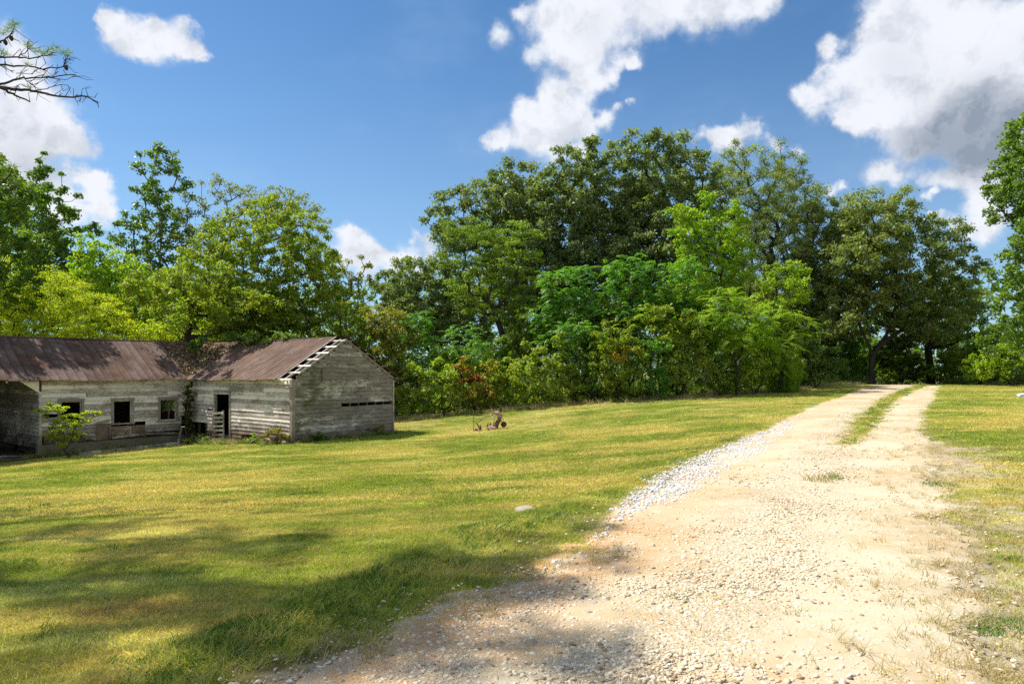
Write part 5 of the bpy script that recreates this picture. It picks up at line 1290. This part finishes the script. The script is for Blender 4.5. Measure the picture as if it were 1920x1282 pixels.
# planks, beam and rubble along the barn
def plank(px0, py0, px1, py1, Y0, Y1, w, h, label, name='loose_plank', mat=None, g=None, cat='plank', lift=.02):
    a = W(px0, py0, Y0); b = W(px1, py1, Y1)
    base = np.array([(a[0] + b[0]) / 2, (a[1] + b[1]) / 2, min(a[2], b[2])])
    o = MB().bar(tuple(a - base), tuple(b - base), w, h).build(name, mat or m_grey)
    o.location = base; o['label'] = label; o['category'] = cat
    return o
def onG(px, py, dz=.04):
    q = G(px, py); q[2] += dz; return q
def gplank(p0, p1, w, h, label, name='loose_plank', mat=None, cat='plank', dz=.04):
    a = onG(*p0, dz); b = onG(*p1, dz); base = (a + b) / 2; base[2] = min(a[2], b[2])
    o = MB().bar(tuple(a - base), tuple(b - base), w, h).build(name, mat or m_grey); o.location = base; o['label'] = label; o['category'] = cat
def bw(a, b, h):   # barn-local to world
    q = C0 + U * a + Wd * b; return np.array([q[0], q[1], BZ + h])
def bplank(A, B_, w, h, label, mat=None, name='loose_plank', cat='plank'):
    a = bw(*A); b = bw(*B_); base = (a + b) / 2; base[2] = min(a[2], b[2])
    o = MB().bar(tuple(a - base), tuple(b - base), w, h).build(name, mat or m_grey); o.location = base; o['label'] = label; o['category'] = cat
def gz_(a, b): q = C0 + U * a + Wd * b; return tz(q[0], q[1]) - BZ
def bpl(a0, b0, dz0, a1, b1, dz1, *r, **k): bplank((a0, b0, gz_(a0, b0) + dz0), (a1, b1, gz_(a1, b1) + dz1), *r, **k)
bpl(-4.4, LY - .75, .06, -.55, LY - .65, .06, .10, .09, 'long pale beam lying on the grass along the barn footing', m_white, 'fallen_beam', 'beam')
bpl(-.35, LY - .35, .0, -.12, LY - .12, .98, .05, .03, 'thin grey pole leaning in the inner corner of the barn', m_trim, 'leaning_pole', 'pole')
bpl(-.9, LY - .9, .0, -.5, LY - .35, .62, .09, .03, 'grey board propped against the footing beside the corner vine', m_grey)
bpl(-.3, LY - 1.2, .03, -.75, LY - .5, .22, .12, .03, 'short broken board lying below the corner vine', m_grey)
bpl(-.55, 1.95, .02, -.10, .95, .60, .15, .03, 'bleached plank slanting up against the front wall right of the door', m_white)
bpl(-.75, 3.4, .04, -.55, 2.1, .08, .12, .03, 'rotten brown board lying in front of the door', m_brown)
bpl(-.45, 5.9, .03, -.3, 5.0, .30, .12, .03, 'grey board leaning low left of the slatted gate', m_grey)
bpl(-.5, 1.2, .02, -.25, .25, .34, .10, .03, 'dark broken board at the foot of the barn corner post', m_brown)
bpl(-6.1, LY + .2, .05, -7.3, LY + .5, .09, .16, .03, 'pale board lying on the ground inside the open bay', m_trim)
bpl(-5.7, LY + .35, .10, -6.9, LY + 1.2, .14, .12, .03, 'grey board crossing the pale one in the open bay', m_grey)
# stones
def stone(px, py, wpx, label, flat=.5, seed=0, mat=None, cat='stone', name='stone', group=None, sink=.3):
    q = G(px, py); s = wpx / F * q[1] / 2; g = np.random.default_rng(seed + 300)
    import bmesh
    bm = bmesh.new(); bmesh.ops.create_icosphere(bm, subdivisions=3, radius=1)
    off = g.random(3) * 50
    for v in bm.verts:
        n_ = mathutils.noise.noise(v.co * 1.1 + mathutils.Vector(off)) * .35 + mathutils.noise.noise(v.co * 2.7 + mathutils.Vector(off)) * .13
        c = v.co * (1 + n_); c = mathutils.Vector((round(c.x * 5) / 5 * .35 + c.x * .65, round(c.y * 4) / 4 * .3 + c.y * .7, c.z))
        v.co = mathutils.Vector((c.x * s, c.y * s * .8, c.z * s * flat))
    me = bpy.data.meshes.new('stone'); bm.to_mesh(me); bm.free(); me.materials.append(mat or m_rock)
    o = link(name, me, None, (q[0], q[1], zg(q[0], q[1]) + s * flat * (1 - 2 * sink) * .5 + .008), (0, 0, g.random() * 6)); o['label'] = label; o['category'] = cat
    if group: o['group'] = group
stone(985, 960, 46, 'flat brown rock half sunk in the lawn at the top of the bank', .35, 1)
stone(1918, 745, 22, 'white rock at the right edge of the far lawn', .6, 2, m_peb2)
stone(1113, 1133, 15, 'pale rounded stone above a grey one in the shaded dirt', .6, 3)
stone(1106, 1152, 17, 'grey stone in the shaded patch of the drive, just below a pale one', .55, 4)
stone(1083, 1198, 17, 'dark stone in the lower shaded gravel of the drive', .5, 5)
stone(1032, 1128, 12, 'small dark stone where the bare dirt starts below the coarse grass', .6, 6)
stone(820, 1178, 15, 'light stone at the grass edge, left of the shaded dirt', .6, 7)
stone(774, 1196, 12, 'white stone at the tip of a grass tongue by the drive', .7, 8, m_peb2)
stone(766, 1265, 20, 'grey stone at the bottom of the drive, left one of a close pair', .5, 9)
stone(784, 1271, 22, 'tan stone at the bottom of the drive, right one of a close pair', .5, 10)
stone(645, 1267, 22, 'brown stone on the bare dirt at the bottom, nearest to the lawn', .5, 11)
stone(930, 1049, 15, 'flat stone in the shaded grass of the bank', .4, 12)
stone(975, 1017, 9, 'small white stone in the dark grass under the flat brown rock', .6, 13, m_peb2)
stone(1004, 1022, 11, 'small pinkish stone beside a white one in the dark grass', .6, 14)
stone(1341, 1212, 12, 'two-toned small stone in the middle of the pale drive', .7, 15)
stone(1358, 1253, 16, 'white stone in the pale drive near the bottom', .6, 16, m_peb2)
stone(1463, 1263, 10, 'reddish pebble at the bottom of the drive', .7, 17)
stone(1550, 1155, 8, 'small stone right of the middle of the pale drive', .6, 18)
# single tufts that stand on the bare drive
def gtuft(px, py, h, rad, n, mat, label, seed, lean=1.1):
    q = G(px, py); o = tuft('grass_tuft', n, h, rad, .006 * max(1, q[1] / 6), mat, seed, lean, .15); COL.objects.link(o)
    o.location = (q[0], q[1], zg(q[0], q[1]) + .012); o['label'] = label; o['category'] = 'grass tuft'
gtuft(1538, 903, .14, .22, 130, m_dry, 'yellowing grass tuft in the middle of the drive', 1)
gtuft(1562, 899, .12, .14, 90, m_lush, 'greener tuft just right of the yellowing one on the drive', 2)
gtuft(1615, 1226, .09, .05, 36, m_dry, 'spiky straw tuft low on the right half of the drive', 3, 2.)
gtuft(1758, 1176, .10, .08, 50, m_dry, 'dry tuft at the right edge of the bare drive', 4, 2.)
gtuft(1763, 910, .06, .22, 200, m_lush, 'flat dark green weed patch by the right edge of the drive', 5)
gtuft(1890, 1176, .05, .16, 260, m_lush, 'bright green weed mat at the lower right edge', 6)
gtuft(1845, 1185, .05, .09, 120, m_lush, 'smaller green weed left of the bright weed mat', 7)
gtuft(700, 1234, .13, .10, 90, m_dry, 'tall yellow tuft where lawn meets dirt at the bottom', 8)
gtuft(1480, 1150, .05, .10, 60, m_lush, 'thin green weeds among gravel in the centre of the drive', 9)
gtuft(1275, 1125, .05, .12, 60, m_lush, 'thin green weeds near the left side of the gravel', 10)
gtuft(1330, 1200, .05, .13, 60, m_dry, 'straw weeds in the lower middle gravel', 11)
gtuft(1720, 1060, .08, .14, 70, m_dry, 'dry sprawling tuft beside the right edge, halfway up', 12, 2.)

# plants at the barn
plant('sapling', 'pale lacy sapling in front of the left barn window', 'sapling', 23.9, 125,
      [(70,768,7),(90,763,9),(105,768,9),(85,775,7),(120,772,9),(150,776,9),(170,772,7),(185,775,5),(130,785,12),(110,790,14),(145,795,11),(165,785,7),(120,808,15),(100,812,13),(140,812,13),(120,828,12)], 'mound', None, 70,
      cr=.17, sp=.20, per=58, L=.07, Wt=.035, r_base=.02, stems=3, flat=.35, odd=0, up=.8)
plant('climbing_vine', 'dark vine climbing the inner corner of the barn', 'vine', 28.0, 353,
      [(354,722,6),(352,735,6),(355,748,7),(352,762,7),(355,776,8),(350,790,8),(356,803,8)], 'vine', None, 71, cr=.12, sp=.17, per=26, L=.09, Wt=.07, r_base=.03, stems=2)
plant('weed_clump', 'green nettles growing under the barn gable wall', 'weed', 24.3, 590,
      [(585,822,7),(600,818,7),(575,826,6),(610,820,5),(562,830,5)], 'dark', None, 72, cr=.13, sp=.16, per=36, L=.08, Wt=.05, r_base=.01, stems=5)
plant('weed_clump', 'thin reddish weeds beside the barn corner post', 'weed', 24.0, 525,
      [(505,812,6),(520,808,7),(530,818,6),(512,824,6),(538,822,6),(495,820,5)], 'rusty', None, 73, cr=.14, sp=.17, per=26, L=.07, Wt=.04, r_base=.01, stems=6, odd=.15)
plant('weed_clump', 'yellow-green weeds in front of the missing boards', 'weed', 25.0, 478,
      [(478,815,5),(476,824,5),(462,828,4),(490,828,4)], 'bright', None, 74, cr=.12, sp=.15, per=24, L=.07, Wt=.05, r_base=.01, stems=3)
plant('weed_clump', 'low weeds in the inner corner of the barn', 'weed', 27.4, 372,
      [(362,822,6),(375,818,6),(388,824,6),(350,828,5),(395,822,5),(340,832,5)], 'scrub', None, 75, cr=.15, sp=.18, per=30, L=.08, Wt=.05, r_base=.01, stems=6)
plant('weed_clump', 'dark twigs growing against the right half of the gable wall', 'weed', 26.5, 705,
      [(695,805,5),(708,803,6),(718,800,5),(700,812,5)], 'rusty', None, 76, cr=.12, sp=.16, per=18, L=.06, Wt=.04, r_base=.01, stems=6)
# leaves drifted into the roof valley
def litter():
    g = np.random.default_rng(8); n = 2600
    t = g.random(n) ** .75 * 2.25; s_ = np.abs(g.normal(size=n)) * (.14 + .42 * t); side = g.random(n) < .5
    a = np.where(side, t, t - s_); b = np.where(side, LY + t - s_, LY + t)
    a = np.clip(a, -3, HALF); b = np.clip(b, .7, LY + HALF)
    onr = b - LY < a      # right wing slope where a is the smaller inward distance
    h = np.where(side, zroof(a), zroof(b - LY)) + .095 + g.random(n) * .03
    P = C0 + a[:, None] * U + b[:, None] * Wd; P = np.c_[P, BZ + h]
    v, f = leaf_quads(P, g.normal(size=(n, 3)) * [1, 1, .3], unit(g.normal(size=(n, 3)) * .5 + [0, 0, 1]), np.full(n, .11), np.full(n, .07))
    m, nt = material('fallen_leaf')
    finish(nt, nt.mix(nt.attr('tone'), (.14, .085, .05), (.55, .42, .27)), .8, .2)
    link('fallen_leaves', new_mesh('fallen_leaves', v, f, m, False, {'tone': ('FACE', g.random(n))}), kind='stuff', label='dead leaves drifted in the valley of the rusty roof', category='leaves')
litter()
# weeds fringing the footing
def fringe():
    g = np.random.default_rng(9); pts = []
    for k in range(520):
        if g.random() < .45: a = -.12 - abs(g.normal()) * .28; b = g.uniform(.1, LY - .2)
        elif g.random() < .5: a = g.uniform(0, WID); b = -.10 - abs(g.normal()) * .16
        else: a = g.uniform(LX0 - 3, -.1); b = LY - .22 - abs(g.normal()) * .2
        q = C0 + U * a + Wd * b; pts.append((q[0], q[1], tz(q[0], q[1])))
    pts = np.array(pts); n = len(pts)
    wv_ = [tuft('grass_tuft', 30, .22, .10, .014, m_lush, 60 + k, .9) for k in range(3)] + [tuft('grass_tuft', 24, .28, .10, .012, m_dry, 70 + k, .9) for k in range(2)]
    scatter('weeds', pts, g.uniform(.4, 1.25, n), np.c_[np.zeros((n, 2)), g.random(n) * 6.28], g.integers(0, 5, n), wv_, 'weeds fringing the foot of the barn walls', 'weeds')
fringe()
